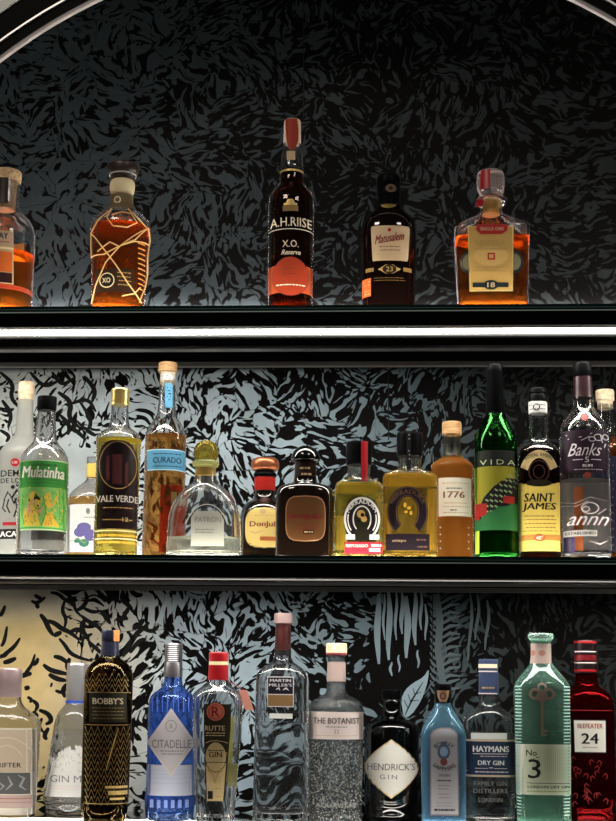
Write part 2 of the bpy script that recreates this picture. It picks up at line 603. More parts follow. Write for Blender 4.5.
def loft(levels, segs, closed_bottom=True, closed_top=True, ph=0.0):
    """levels bottom to top -> verts, faces"""
    V, Fc = [], []
    for (z, r, n, dr, *_) in levels:
        V += sring(max(r, 1e-4), n, dr, segs, z, ph)
    for j in range(len(levels) - 1):
        for i in range(segs):
            a, b = j * segs + i, j * segs + (i + 1) % segs
            Fc.append((a, b, b + segs, a + segs))
    if closed_bottom:
        V.append((0, 0, levels[0][0]))
        q = len(V) - 1
        Fc += [(q, (i + 1) % segs, i) for i in range(segs)]
    if closed_top:
        e = (len(levels) - 1) * segs
        V.append((0, 0, levels[-1][0]))
        q = len(V) - 1
        Fc += [(q, e + i, e + (i + 1) % segs) for i in range(segs)]
    return V, Fc


TXT = {}


def text_shape(s, bold=0.0, shear=0.0, spacing=1.0):
    key = (s, bold, shear, spacing)
    if key in TXT:
        return TXT[key]
    cu = bpy.data.curves.new('lettering', 'FONT')
    cu.body = s
    cu.size = 1.0
    cu.offset = bold
    cu.shear = shear
    cu.space_character = spacing
    cu.resolution_u = 2
    o = bpy.data.objects.new('lettering', cu)
    COL.objects.link(o)
    bpy.context.view_layer.update()
    me = bpy.data.meshes.new_from_object(o.evaluated_get(bpy.context.evaluated_depsgraph_get()))
    v = [tuple(q.co[:2]) for q in me.vertices]
    f = [tuple(p.vertices) for p in me.polygons]
    bpy.data.objects.remove(o)
    bpy.data.curves.remove(cu)
    bpy.data.meshes.remove(me)
    x0, x1 = min(q[0] for q in v), max(q[0] for q in v)
    y0, y1 = min(q[1] for q in v), max(q[1] for q in v)
    v = [((x - x0) / (x1 - x0) - .5, (y - y0) / (y1 - y0) - .5) for x, y in v]
    TXT[key] = (v, f)
    return TXT[key]


# 2D shapes in photo pixels: (verts, faces)
def rect(x0, y0, x1, y1, nx=12, ny=None):
    ny = ny or max(1, int(abs(y1 - y0) / 4))
    v = [(x0 + (x1 - x0) * i / nx, y0 + (y1 - y0) * j / ny) for j in range(ny + 1) for i in range(nx + 1)]
    f = [(j * (nx + 1) + i, j * (nx + 1) + i + 1, (j + 1) * (nx + 1) + i + 1, (j + 1) * (nx + 1) + i) for j in range(ny) for i in range(nx)]
    return v, f


def rows(rs, nx=12):
    """rs: (y, x0, x1) from top to bottom"""
    v, f = [], []
    out = [rs[0]]
    for a, b in zip(rs, rs[1:]):
        k = max(1, int(abs(b[0] - a[0]) / 3))
        for i in range(1, k + 1):
            out.append(tuple(a[q] + (b[q] - a[q]) * i / k for q in range(3)))
    for y, x0, x1 in out:
        v += [(x0 + (x1 - x0) * i / nx, y) for i in range(nx + 1)]
    for j in range(len(out) - 1):
        f += [(j * (nx + 1) + i, j * (nx + 1) + i + 1, (j + 1) * (nx + 1) + i + 1, (j + 1) * (nx + 1) + i) for i in range(nx)]
    return v, f


def ell(cx, cy, rx, ry, p=2.0, a0=-1.0, a1=1.0):
    """filled (super)ellipse between relative heights a0..a1"""
    rs = []
    n = 12
    for k in range(n + 1):
        t = math.sin(math.pi * (k / n - .5))
        t = max(a0, min(a1, t))
        w = max(0.0, 1 - abs(t) ** p) ** (1 / p) * rx
        rs.append((cy + t * ry, cx - w - .01, cx + w + .01))
    return rows([r for i, r in enumerate(rs) if i == 0 or r[0] > rs[i - 1][0] + 1e-4])


def arcband(cx, cy, rx, ry, w, a0=0, a1=360, n=28):
    """ring part; angles from the right, anticlockwise in the photo"""
    v, f = [], []
    for i in range(n + 1):
        a = math.radians(a0 + (a1 - a0) * i / n)
        for r in (0, w):
            v.append((cx + (rx - r) * math.cos(a), cy - (ry - r) * math.sin(a)))
    f = [(2 * i, 2 * i + 1, 2 * i + 3, 2 * i + 2) for i in range(n)]
    return v, f


def path(pts, w, taper=False):
    v, f = [], []
    n = len(pts)
    for i, (x, y) in enumerate(pts):
        a, c = pts[max(0, i - 1)], pts[min(n - 1, i + 1)]
        dx, dy = c[0] - a[0], c[1] - a[1]
        l = math.hypot(dx, dy) or 1
        ww = w * (.3 + math.sin(math.pi * i / max(1, n - 1)) * .9) if taper else w
        for s in (-1, 1):
            v.append((x - dy / l * ww * s / 2, y + dx / l * ww * s / 2))
    f = [(2 * i, 2 * i + 1, 2 * i + 3, 2 * i + 2) for i in range(n - 1)]
    return v, f


def text(s, cx, cy, w, h, bold=0.0, shear=0.0, arc=None, spacing=1.0, slope=0.0):
    if bold > .011:               # heavier type: the same letters laid down three times, a hair apart
        d = w / max(3, len(s)) * bold * 1.5
        if arc:
            return many(*[text(s, cx + k * d, cy, w, h, 0, shear, arc, spacing) for k in (-1, 0, 1)])
        return many(*[text(s, cx + k * d, cy, w - d, h, 0, shear, None, spacing, slope) for k in (-1, 0, 1)])
    v, f = text_shape(s, bold, shear, spacing)
    o = []
    for x, y in v:
        if arc:                       # arc = radius in px, positive bulges upward; cx, cy is the arc's centre
            a = x * w / abs(arc)
            r = abs(arc) + (y * h if arc > 0 else -y * h)
            o.append((cx + r * math.sin(a), cy - r * math.cos(a) if arc > 0 else cy + r * math.cos(a)))
        else:
            o.append((cx + x * w, cy - y * h - x * w * slope))
    return o, f


def many(*sh):
    v, f = [], []
    for a, b in sh:
        k = len(v)
        v += a
        f += [tuple(i + k for i in q) for q in b]
    return v, f


def smallprint(x0, x1, ys, h=.9, seed=1):
    r = random.Random(seed)
    out = []
    for y in ys:
        x = x0 + r.uniform(0, 2)
        while x < x1 - 1:
            w = r.uniform(1.2, 4)
            out.append(rect(x, y, min(x1, x + w), y + h, 1, 1))
            x += w + r.uniform(.5, .9)
    return many(*out)


class Bottle:
    def __init__(s, name, label, group, cx, cyref, Y, hz, cat='bottle', segs=64):
        s.cx, s.Y, s.hz, s.segs = cx, Y, hz, segs
        p = P(cx, cyref, Y)
        s.X = p.x
        s.root = tag(empty(name, (s.X, Y, hz)), label, cat, group)
        s.prof = None
        s.tabs = {}

    def axis_px(s, py, Y):
        px = s.cx
        for _ in range(4):
            q = P(px, py, Y)
            px -= (q.x - s.X) / (P(px + 1, py, Y).x - q.x)
        return px

    def at(s, py, hw, Y=None):
        Y = s.Y if Y is None else Y
        px = s.axis_px(py, Y)
        a = P(px, py, Y)
        return a.z - s.hz, hw * (P(px + 1, py, Y).x - a.x)

    def levels(s, prof, base=True, it=2, n=2, dr=1.0, front=0.0):
        """prof top to bottom: (py, hw) or (py, hw, 's') or (py, hw, 's'|'', n, dr)"""
        lv = []
        for q in prof:
            py, hw = q[0], q[1]
            sh = 1 if len(q) > 2 and q[2] == 's' else 0
            nn, dd = (q[3], q[4]) if len(q) > 4 else (n, dr)
            z, r = s.at(py, hw)
            if front:
                z = s.at(py, hw, s.Y - r * dd * front)[0]
            lv.append((z, r, nn, dd, sh))
        lv = lv[::-1]
        if base:
            b = lv[0]
            lv = [(0.0003, b[1] - .0022, b[2], b[3], 1), (.0025, b[1], b[2], b[3], 0)] + [l for l in lv if l[0] > .004]
        return chaikin(lv, it)

    def solid(s, name, prof, m, base=False, it=2, n=2, dr=1.0, segs=None, ph=0.0, parent=None, angle=38):
        lv = s.levels(prof, base, it, n, dr, .8)
        v, f = loft(lv, segs or s.segs, ph=ph)
        return link(name, v, f, m, parent or s.root, angle=angle)

    def body(s, prof, m, t=.0022, bottom=.006, n=2, dr=1.0, hollow=True, it=2, name='glass_body'):
        lv = s.levels(prof, True, it, n, dr)
        s.prof = lv
        if not hollow:
            v, f = loft(lv, s.segs)
            return link(name, v, f, m, s.root)
        inner = [(z, max(r - t, .003), nn, dd, sh) for (z, r, nn, dd, sh) in lv if z > bottom + .004]
        b0 = inner[0]
        inner = [(bottom, b0[1] * .35, b0[2], b0[3], 0), (bottom - .0005, b0[1] * .8, b0[2], b0[3], 0), (bottom + .003, b0[1], b0[2], b0[3], 0)] + inner
        s.inner = inner
        seq = lv + inner[::-1]
        v, f = loft(seq, s.segs)
        return link(name, v, f, m, s.root)

    def liquid(s, py, m, name='liquid', inset=-.0001, y0=None):
        zt = s.at(py, 1)[0]
        lv = [(z, r - inset, nn, dd, sh) for (z, r, nn, dd, sh) in s.inner if z < zt]
        nx = [q for q in s.inner if q[0] >= zt]
        if nx:
            a, b = lv[-1], nx[0]
            k = (zt - a[0]) / max(1e-6, b[0] - a[0])
            lv.append((zt, a[1] + (b[1] + .0001 - a[1]) * k, a[2], a[3], 1))
        lv = [(z - (0.0002 if i < 3 else 0), r, nn, dd, sh) for i, (z, r, nn, dd, sh) in enumerate(lv)]
        v, f = loft(lv, s.segs)
        return link(name, v, f, m, s.root)

    def radius(s, z, prof=None):
        pr = prof or s.prof
        if z <= pr[0][0]:
            return pr[0][1:4]
        for a, b in zip(pr, pr[1:]):
            if a[0] <= z <= b[0] and b[0] > a[0]:
                k = (z - a[0]) / (b[0] - a[0])
                return tuple(a[i] + (b[i] - a[i]) * k for i in (1, 2, 3))
        return pr[-1][1:4]

    def wrap(s, px, py, lift, prof=None, back=False):
        z, _ = s.at(py, 1)
        for _k in range(3):
            r, n, dr = s.radius(z, prof)
            Yf = s.Y + (r * dr if back else -r * dr)
            z = s.at(py, 1, Yf)[0]
        r, n, dr = s.radius(z, prof)
        if not back:              # walk round the visible face to the point that projects to px
            key = (round(z, 5), id(prof))
            tab = s.tabs.get(key)
            if tab is None:
                tab = []
                for k in range(-46, 47):
                    t = math.radians(k * 2.4)
                    sx, cx_ = math.sin(t), math.cos(t)
                    x = r * math.copysign(abs(sx) ** (2 / n), sx)
                    y = -r * dr * math.copysign(abs(cx_) ** (2 / n), cx_)
                    tab.append((proj((s.X + x, s.Y + y, s.hz + z))[0], x, y))
                lo = min(range(93), key=lambda i: tab[i][0])
                hi = max(range(93), key=lambda i: tab[i][0])
                tab = tab[lo:hi + 1]
                s.tabs[key] = tab
            px = max(tab[0][0] + .15, min(tab[-1][0] - .15, px))
            x, y = tab[-1][1:]
            for a, c in zip(tab, tab[1:]):
                if a[0] <= px <= c[0]:
                    k = (px - a[0]) / max(1e-6, c[0] - a[0])
                    x, y = a[1] + (c[1] - a[1]) * k, a[2] + (c[2] - a[2]) * k
                    break
            X_, Y_ = abs(x) / r, abs(y) / (r * dr)
            nx = math.copysign(X_ ** (n - 1), x) / r
            ny = math.copysign(Y_ ** (n - 1), y) / (r * dr)
            l = math.hypot(nx, ny) or 1
            return (x + nx / l * lift, y + ny / l * lift, z)
        x = P(px, py, Yf).x - s.X
        q = max(-.995, min(.995, x / max(r, 1e-4)))
        x = q * r if abs(q) >= .995 else x
        y = -r * dr * (1 - abs(q) ** n) ** (1 / n)
        # outward normal of the cross-section
        nx = math.copysign(abs(q) ** (n - 1), q) / r
        ny = -((max(1e-9, 1 - abs(q) ** n)) ** ((n - 1) / n)) / (r * dr)
        l = math.hypot(nx, ny) or 1
        if back:
            y, ny = -y, -ny
        return (x + nx / l * lift, y + ny / l * lift, z)

    def label(s, name, ops, prof=None, lift=.00035, back=False, parent=None):
        """ops: (shape, material); later ones lie on top"""
        V, Fc, M, mats = [], [], [], []
        for i, (sh, m) in enumerate(ops):
            if m not in mats:
                mats.append(m)
            v, f = sh
            k = len(V)
            up = lift + i * .00014 + (.00025 if len(f[0]) == 3 else 0)
            V += [s.wrap(x, y, up, prof, back) for x, y in v]
            Fc += [tuple(a + k for a in q) for q in f]
            M += [mats.index(m)] * len(f)
        return link(name, V, Fc, mats, parent or s.root, M, smooth=True, angle=60)


def tube_path(name, pts, r, m, parent, segs=6):
    V, Fc = [], []
    n = len(pts)
    pts = [Vector(p) for p in pts]
    for i, p in enumerate(pts):
        d = (pts[min(n - 1, i + 1)] - pts[max(0, i - 1)]).normalized()
        a = d.cross(Vector((0, 1, 0.13))).normalized()
        b = d.cross(a)
        for k in range(segs):
            t = 2 * math.pi * k / segs
            V.append(p + a * math.cos(t) * r + b * math.sin(t) * r)
    for i in range(n - 1):
        for k in range(segs):
            Fc.append((i * segs + k, i * segs + (k + 1) % segs, (i + 1) * segs + (k + 1) % segs, (i + 1) * segs + k))
    Fc.append(tuple(range(segs))[::-1])
    Fc.append(tuple(range((n - 1) * segs, n * segs)))
    return link(name, V, Fc, m, parent)
# ------------------------------------------------------------------ shared materials
GLASS = clear('clear_glass', (.99, .99, .99), .05, milk=.0, sheen=.35)
WATER = clear('clear_spirit', (.99, .99, .985), .05, 1.33, milk=.02, mcol=(1, 1, .97))
RUMDK = clear('dark_rum', (.42, .10, .02), .30, 1.35, tcol=(.20, .04, .01), milk=.05, mcol=(.5, .12, .02))
RUM = clear('amber_rum', (.95, .46, .14), .25, 1.35, tcol=(.9, .36, .08), milk=.12, mcol=(1, .36, .06))
WHITE = mat('white_paper', (.80, .79, .75), .55)
CREAM = mat('cream_paper', (.62, .45, .28), .55)
TAN = mat('tan_paper', (.55, .38, .20), .5)
GOLDP = mat('gold_print', (.72, .52, .20), .35, .6)
GOLD = mat('gold_foil', (.80, .58, .20), .28, .9)
SILVER = mat('silver_foil', (.70, .68, .68), .35, .85)
BLACK = mat('black_plastic', (.006, .006, .007), .4, spec=.05)
BLKP = mat('black_print', (.012, .011, .012), .5)
GREYP = mat('grey_print', (.25, .24, .24), .5)
RED = mat('red_wax', (.36, .008, .012), .35)
REDP = mat('red_print', (.36, .015, .02), .5)
ORANGE = mat('orange_paper', (.42, .062, .012), .5)
CORK = mat('natural_cork', (.62, .42, .22), .8, noise=(160, (.5, .32, .16), (.72, .52, .30)))
CORKPALE = mat('pale_cork', (.75, .60, .40), .75, noise=(120, (.62, .46, .28), (.82, .68, .48)))
DKWOOD = mat('dark_wood', (.03, .018, .012), .35, noise=(60, (.012, .008, .006), (.05, .03, .02), (1, 1, 8)))
WOODCAP = mat('light_wood', (.60, .36, .16), .5, noise=(50, (.45, .25, .10), (.68, .42, .20), (1, 1, 8)))
G1, G2, G3 = 'rum bottles on the top shelf', 'tequila and rum bottles on the middle shelf', 'gin bottles on the bottom shelf'

# ------------------------------------------------------------------ top shelf
def top_row():
    # 1 cut-off whisky-like bottle at the left edge
    b = Bottle('whisky_bottle', 'half-full bottle with orange label, cut off by the left frame edge, top shelf', G1, 3, 240, .10, HT)
    pr = [(172, 13.5), (178, 13.5), (205, 13.5), (212, 15), (217, 22), (224, 28), (234, 31), (244, 31.5), (300, 31)]
    b.body(pr, GLASS, n=2)
    b.liquid(256, RUM)
    b.solid('cork', [(176, 11), (208, 10)], CORKPALE)
    b.solid('cap', [(168, 14, 's'), (169, 15, 's'), (175, 15, 's'), (178, 14.5, 's')], CORK)
    b.label('seal_strip', [(rect(-6, 169, 8, 203), mat('brown_strip', (.05, .02, .015), .4))], lift=.0012)
    b.label('front_label', [(rect(-26, 230, 13.5, 283), TAN), (rect(-26, 231, 13, 245), mat('pinkish_tan', (.48, .34, .24), .5)),
                            (rect(-26, 246.5, 13.5, 248.5), mat('pale_gold', (.85, .70, .40), .5)),
                            (rect(-26, 251, 12, 271), mat('bright_orange_paper', (.62, .13, .02), .5)), (rect(-26, 272, 12, 282), mat('maroon_print', (.05, .008, .012), .5)),
                            (text('MACKAY', -6, 235.5, 28, 6, .03), BLKP), (smallprint(-20, 10, [241]), REDP)])
    b.label('back_label_or_glow_sheet', [(rows([(245, 13, 27), (258, 13, 27)]), mat('pale_yellow_paper', (.80, .62, .28), .5)),
                           (smallprint(14, 26, [248, 251, 254], .5), TAN)], back=True, lift=-.004)
    b.label('volume_embossing', [(rect(-24, 283.5, 33, 288), ORANGE), (smallprint(-20, 32, [285], 1.6, 4), REDP)])

    # 2 netted decanter
    b = Bottle('rum_bottle', 'squat amber rum bottle wrapped in raffia netting with a wide dark wooden stopper', G1, 120.5, 240, .10, HT)
    pr = [(183, 11), (190, 11), (207, 11), (210, 13), (215, 21), (222, 28), (229, 30), (240, 29), (270, 27.5), (296, 26), (301, 26)]
    b.body(pr, GLASS, n=2.2, bottom=.011)
    b.liquid(229, clear('deep_amber_rum', (.85, .36, .10), .25, 1.35, tcol=(.8, .3, .07), milk=.12, mcol=(.75, .25, .05)))
    b.solid('stopper', [(161, 15, 's'), (162, 16), (168, 15.5), (172, 13, 's'), (177, 11.6, 's')], DKWOOD)
    b.solid('stopper_ring', [(171.4, 13.6, 's'), (172.8, 13.4, 's')], SILVER)
    b.solid('neck_ring', [(178, 10.5), (180, 12.3), (185, 12.4), (190, 11.5), (193, 10.8)], mat('pale_neck_ring', (.80, .68, .42), .35))
    b.label('neck_label', [(rect(110.5, 193, 134, 207), mat('olive_paper', (.16, .12, .06), .5)), (arcband(117.5, 199.5, 3.6, 3.6, 1.4), mat('pale_gold', (.85, .70, .40), .5))], lift=.0004)
    ra = mat('raffia', (.78, .50, .20), .6)
    cords = [[(91, 229), (103, 247), (116, 265), (128, 283), (141, 299)], [(148, 222), (135, 238), (118, 247), (104, 254), (92, 253)],
             [(92, 254), (90.8, 240), (91, 229), (99, 218), (112, 209)], [(92, 300), (96, 284), (106, 262), (120, 246), (146, 224)],
             [(128, 209), (138, 217), (148, 224), (149.5, 232), (147, 250), (147, 266), (145, 280), (139, 299)],
             [(112, 209), (107, 217), (113, 226), (127, 227), (137, 221), (131, 213), (122, 212), (112, 215)],
             [(120, 246), (134, 240), (148, 238)], [(98, 250), (110, 242), (120, 247)], [(122, 296), (134, 292), (140, 284)]]
    for c in cords:
        c = [(max(91.5, min(149.5, x)), y) for x, y in c]
        c2 = []
        for a, d in zip(c, c[1:]):
            c2 += [(a[0] + (d[0] - a[0]) * k / 4, a[1] + (d[1] - a[1]) * k / 4) for k in range(4)]
        c2.append(c[-1])
        tube_path('netting_cord', [b.wrap(x, y, .0012) for x, y in c2], .0011, ra, b.root)
    b.label('front_label', [(rows([(268, 95, 134), (292, 95, 133)]), mat('brown_translucent_label', (.07, .03, .012), .4)),
                            (arcband(107, 280, 7.5, 7.5, .9), mat('pale_gold', (.85, .70, .40), .5)), (ell(107, 280, 6.6, 6.6), BLKP),
                            (text('XO', 106.5, 280, 8, 5, .02), mat('pale_gold', (.85, .70, .40), .5)),
                            (smallprint(117, 131, [272, 276, 280, 284], 1), mat('dull_gold', (.42, .26, .10), .5))])
    b.label('side_ribs', [(many(*[rect(138, y, 145, y + 1.2, 2, 1) for y in range(240, 290, 5)]), mat('amber_rib', (.75, .30, .06), .4))])

    # 3 tall A.H. bottle
    b = Bottle('rum_bottle', 'tallest bottle on the top shelf, dark rum with white serif lettering and red label', G1, 291, 230, .10, HT)
    pr = [(140, 8.3), (146, 8.8), (168, 11.8), (171, 11.6), (184, 11.8), (188, 15), (194, 20.5), (203, 22.8), (215, 23), (300, 22)]
    b.body(pr, GLASS, bottom=.008)
    b.liquid(171, clear('cola_dark_rum', (.22, .04, .01), .22, 1.35, tcol=(.10, .015, .004), milk=.03, mcol=(.5, .12, .02)))
    b.solid('stopper', [(118.5, 7.6, 's'), (119.5, 8.4), (130, 8.6), (131, 8.2, 's'), (132, 8.7, 's'), (141, 8.7, 's'), (142, 8.2, 's')], mat('pale_stopper', (.70, .56, .42), .4))
    so = b.label('seal_strip', [(rows([(118.5, 286, 297), (128, 286, 298), (140, 287, 298), (146, 288, 296), (150, 290, 293.5)]), mat('rust_seal', (.32, .03, .01), .5)),
                                (smallprint(288, 296, [122, 127, 132, 137], .8), mat('dark_rust', (.22, .03, .02), .5))], lift=.0012)
    b.label('neck_sticker', [(rect(287, 151, 295, 160), CREAM)], lift=.0012)
    b.label('neck_ring', [(rect(280, 168.6, 303, 170.6), GOLDP)])
    cw = mat('cream_print', (.82, .72, .55), .45)
    b.label('printed_lettering', [(text('A.H.RIISE', 291, 221.5, 41, 9, .012), cw), (rect(269, 228.3, 313.4, 229.1), cw),
                                  (text('X.O.', 290.5, 243.5, 16, 7, .0), cw), (text('Reserve', 291, 252, 19, 5, .01, .4), cw),
                                  (rect(284, 203, 297, 205, 4), GOLDP), (rows([(199, 288, 293), (203, 286, 295)]), GOLDP),
                                  (rect(283, 205.5, 298, 211), mat('dim_gold', (.25, .16, .05), .5))])
    b.label('front_label', [(rows([(264.5, 268.2, 313.4), (292, 268.2, 312.9)]), ORANGE), (ell(290.5, 276, 18.5, 19.5), mat('red_disc', (.33, .035, .01), .5)),
                            (arcband(290.5, 276, 18.5, 19.5, .8), mat('dark_rust', (.22, .03, .02), .5)), (smallprint(276, 305, [284], 1.2, 3), cw),
                            (smallprint(283, 298, [268, 273], .9), mat('dark_rust', (.22, .03, .02), .5))])

    # 4 dark bottle with script label
    b = Bottle('rum_bottle', 'near-black rum bottle with black cap and cream script label', G1, 388.5, 240, .10, HT)
    pr = [(180, 10.5), (206, 11), (211, 14), (218, 22), (226, 27), (236, 28), (300, 26.5)]
    b.body(pr, mat('near_black_brown_glass', (.012, .004, .003), .06, coat=.7), n=2.4, dr=.85, hollow=False)
    b.solid('cap', [(174, 11, 's'), (174.8, 12.2), (183, 12.2, 's'), (184, 11.6, 's'), (193, 11.8), (195, 11.2, 's'), (205, 11.2, 's')], BLACK)
    b.label('cap_emblem', [(ell(391, 188, 5.5, 4), mat('bronze_print', (.14, .08, .05), .4)), (ell(391, 188, 2, 1.8), BLKP)], prof=b.levels([(174, 12.2), (206, 12.2)], False))
    b.solid('neck_collar', [(204.5, 11.4, 's'), (206, 12.2), (210, 13.5), (212.5, 16.5, 's')], GOLD)
    b.label('front_label', [(rows([(225.5, 372, 408.5), (228, 371, 409.5), (258, 372.5, 408), (260.5, 373, 407)]), CREAM),
                            (text('Matusalem', 389.5, 237.5, 29, 8.5, .035, .35, slope=.16), mat('dark_red_print', (.20, .01, .02), .5)),
                            (ell(389.5, 229.8, 1.8, 1.8), REDP), (smallprint(379, 400, [246, 249.5], 1), mat('brown_print', (.25, .12, .06), .5)),
                            (smallprint(377, 403, [254, 257], .6), TAN)])
    b.label('year_emblem', [(rows([(264.5, 386, 393), (269, 378, 401), (273.5, 386, 393)]), GOLDP), (ell(389.5, 269, 7, 4.6), mat('dark_bronze', (.06, .03, .02), .4)),
                            (text('23', 389.5, 269, 7, 5, .01), GOLDP), (smallprint(374, 405, [277.5, 280], .5), mat('dim_gold', (.25, .16, .05), .5)),
                            (rect(366, 267, 374, 271, 2), mat('dim_gold', (.25, .16, .05), .5)), (rect(403, 267, 411, 271, 2), mat('dim_gold', (.25, .16, .05), .5))])
    b.label('tax_stamp', [(rect(362.4, 277, 371, 295, 4), mat('bright_orange_paper', (.62, .13, .02), .5)), (smallprint(363.5, 370, [280, 283, 289, 292], .8), CREAM)])

    # 5 square decanter with crystal stopper
    b = Bottle('rum_bottle', 'square-shouldered decanter with crystal stopper, gold label and number 18', G1, 491.5, 245, .10, HT)
    pr = [(203, 9.5, '', 2, 1), (209, 10, '', 2, 1), (214, 12, '', 2, 1), (219, 20, '', 2.6, .8), (225, 31, '', 4, .7), (230, 37.4, '', 6, .62), (237, 37.2, '', 6, .62), (300, 34.6, '', 6, .62)]
    b.body(pr, GLASS, t=.0035, bottom=.010)
    b.liquid(241, clear('decanter_rum', (.88, .42, .12), .15, 1.35, tcol=(.8, .3, .07), milk=.06, mcol=(.9, .35, .06)))
    b.solid('stopper', [(169, 12.5, 's'), (171, 14), (186, 14), (191, 12), (194, 9, 's'), (196, 8.6)], clear('rosy_crystal', (1, .96, .96), .05, milk=.10, mcol=(1, .85, .82), sheen=.4), segs=12, angle=15)
    b.solid('neck_flange', [(194, 12, 's'), (196, 15.5), (200, 16), (203, 14), (206, 11, 's')], clear('crystal', (1, 1, 1)))
    b.solid('neck_cork', [(199, 8.6), (213, 8.4)], mat('golden_cork', (.72, .45, .12), .6))
    sp = b.levels([(169, 14), (206, 14)], False)
    b.label('seal_strip', [(rows([(169, 481, 490.5), (188, 480.5, 490)]), RED)], prof=sp, lift=.0006)
    b.label('seal_end', [(ell(480, 201, 4.2, 4), RED)], prof=b.levels([(190, 15), (210, 15)], False), lift=.0006)
    rib = mat('dark_seal_ring', (.02, .02, .018), .35)
    for mx_ in (469.5, 514.0):
        b.label('side_medallion', [(ell(mx_, 262, 9, 10), mat('olive_disc', (.14, .13, .08), .4)), (arcband(mx_, 262, 10, 11.5, 3), rib)])
    gp = mat('antique_gold_paper', (.44, .27, .08), .45)
    b.label('front_label', [(rows([(226, 467.5, 513.5), (291.5, 469.5, 513)]), GOLDP), (rows([(227.5, 469, 512), (290, 471, 511.5)]), gp),
                            (text('RESERVA', 490.5, 243, 30, 5, .0), mat('label_dark_gold', (.34, .22, .08), .5)),
                            (ell(491, 256, 17, 10), mat('light_gold_oval', (.50, .32, .11), .45)), (rect(487.5, 253, 495, 260, 2), REDP), (rect(489, 254.5, 493.5, 258.5, 2), gp),
                            (smallprint(475, 507, [249, 267, 271], .7), mat('label_dark_gold', (.34, .22, .08), .5)), (arcband(491, 258, 17, 12, .6, 200, 340), mat('label_dark_gold', (.34, .22, .08), .5)),
                            (rect(472.5, 283, 508.5, 287.5), mat('deep_teal_print', (.012, .03, .035), .5)), (ell(491, 285.2, 7.5, 4.8), mat('deep_teal_print', (.012, .03, .035), .5)),
                            (text('18', 491, 285.2, 7.5, 5, .04), CREAM)], lift=.0011)
    b.label('ribbon_label', [(rows([(225, 478, 506.5), (228, 476, 508), (231, 477, 507), (234.5, 481, 502)]), RED), (text('SINGLE OAK', 492, 229.3, 24, 3.6, .03), CREAM)], lift=.0034)


top_row()
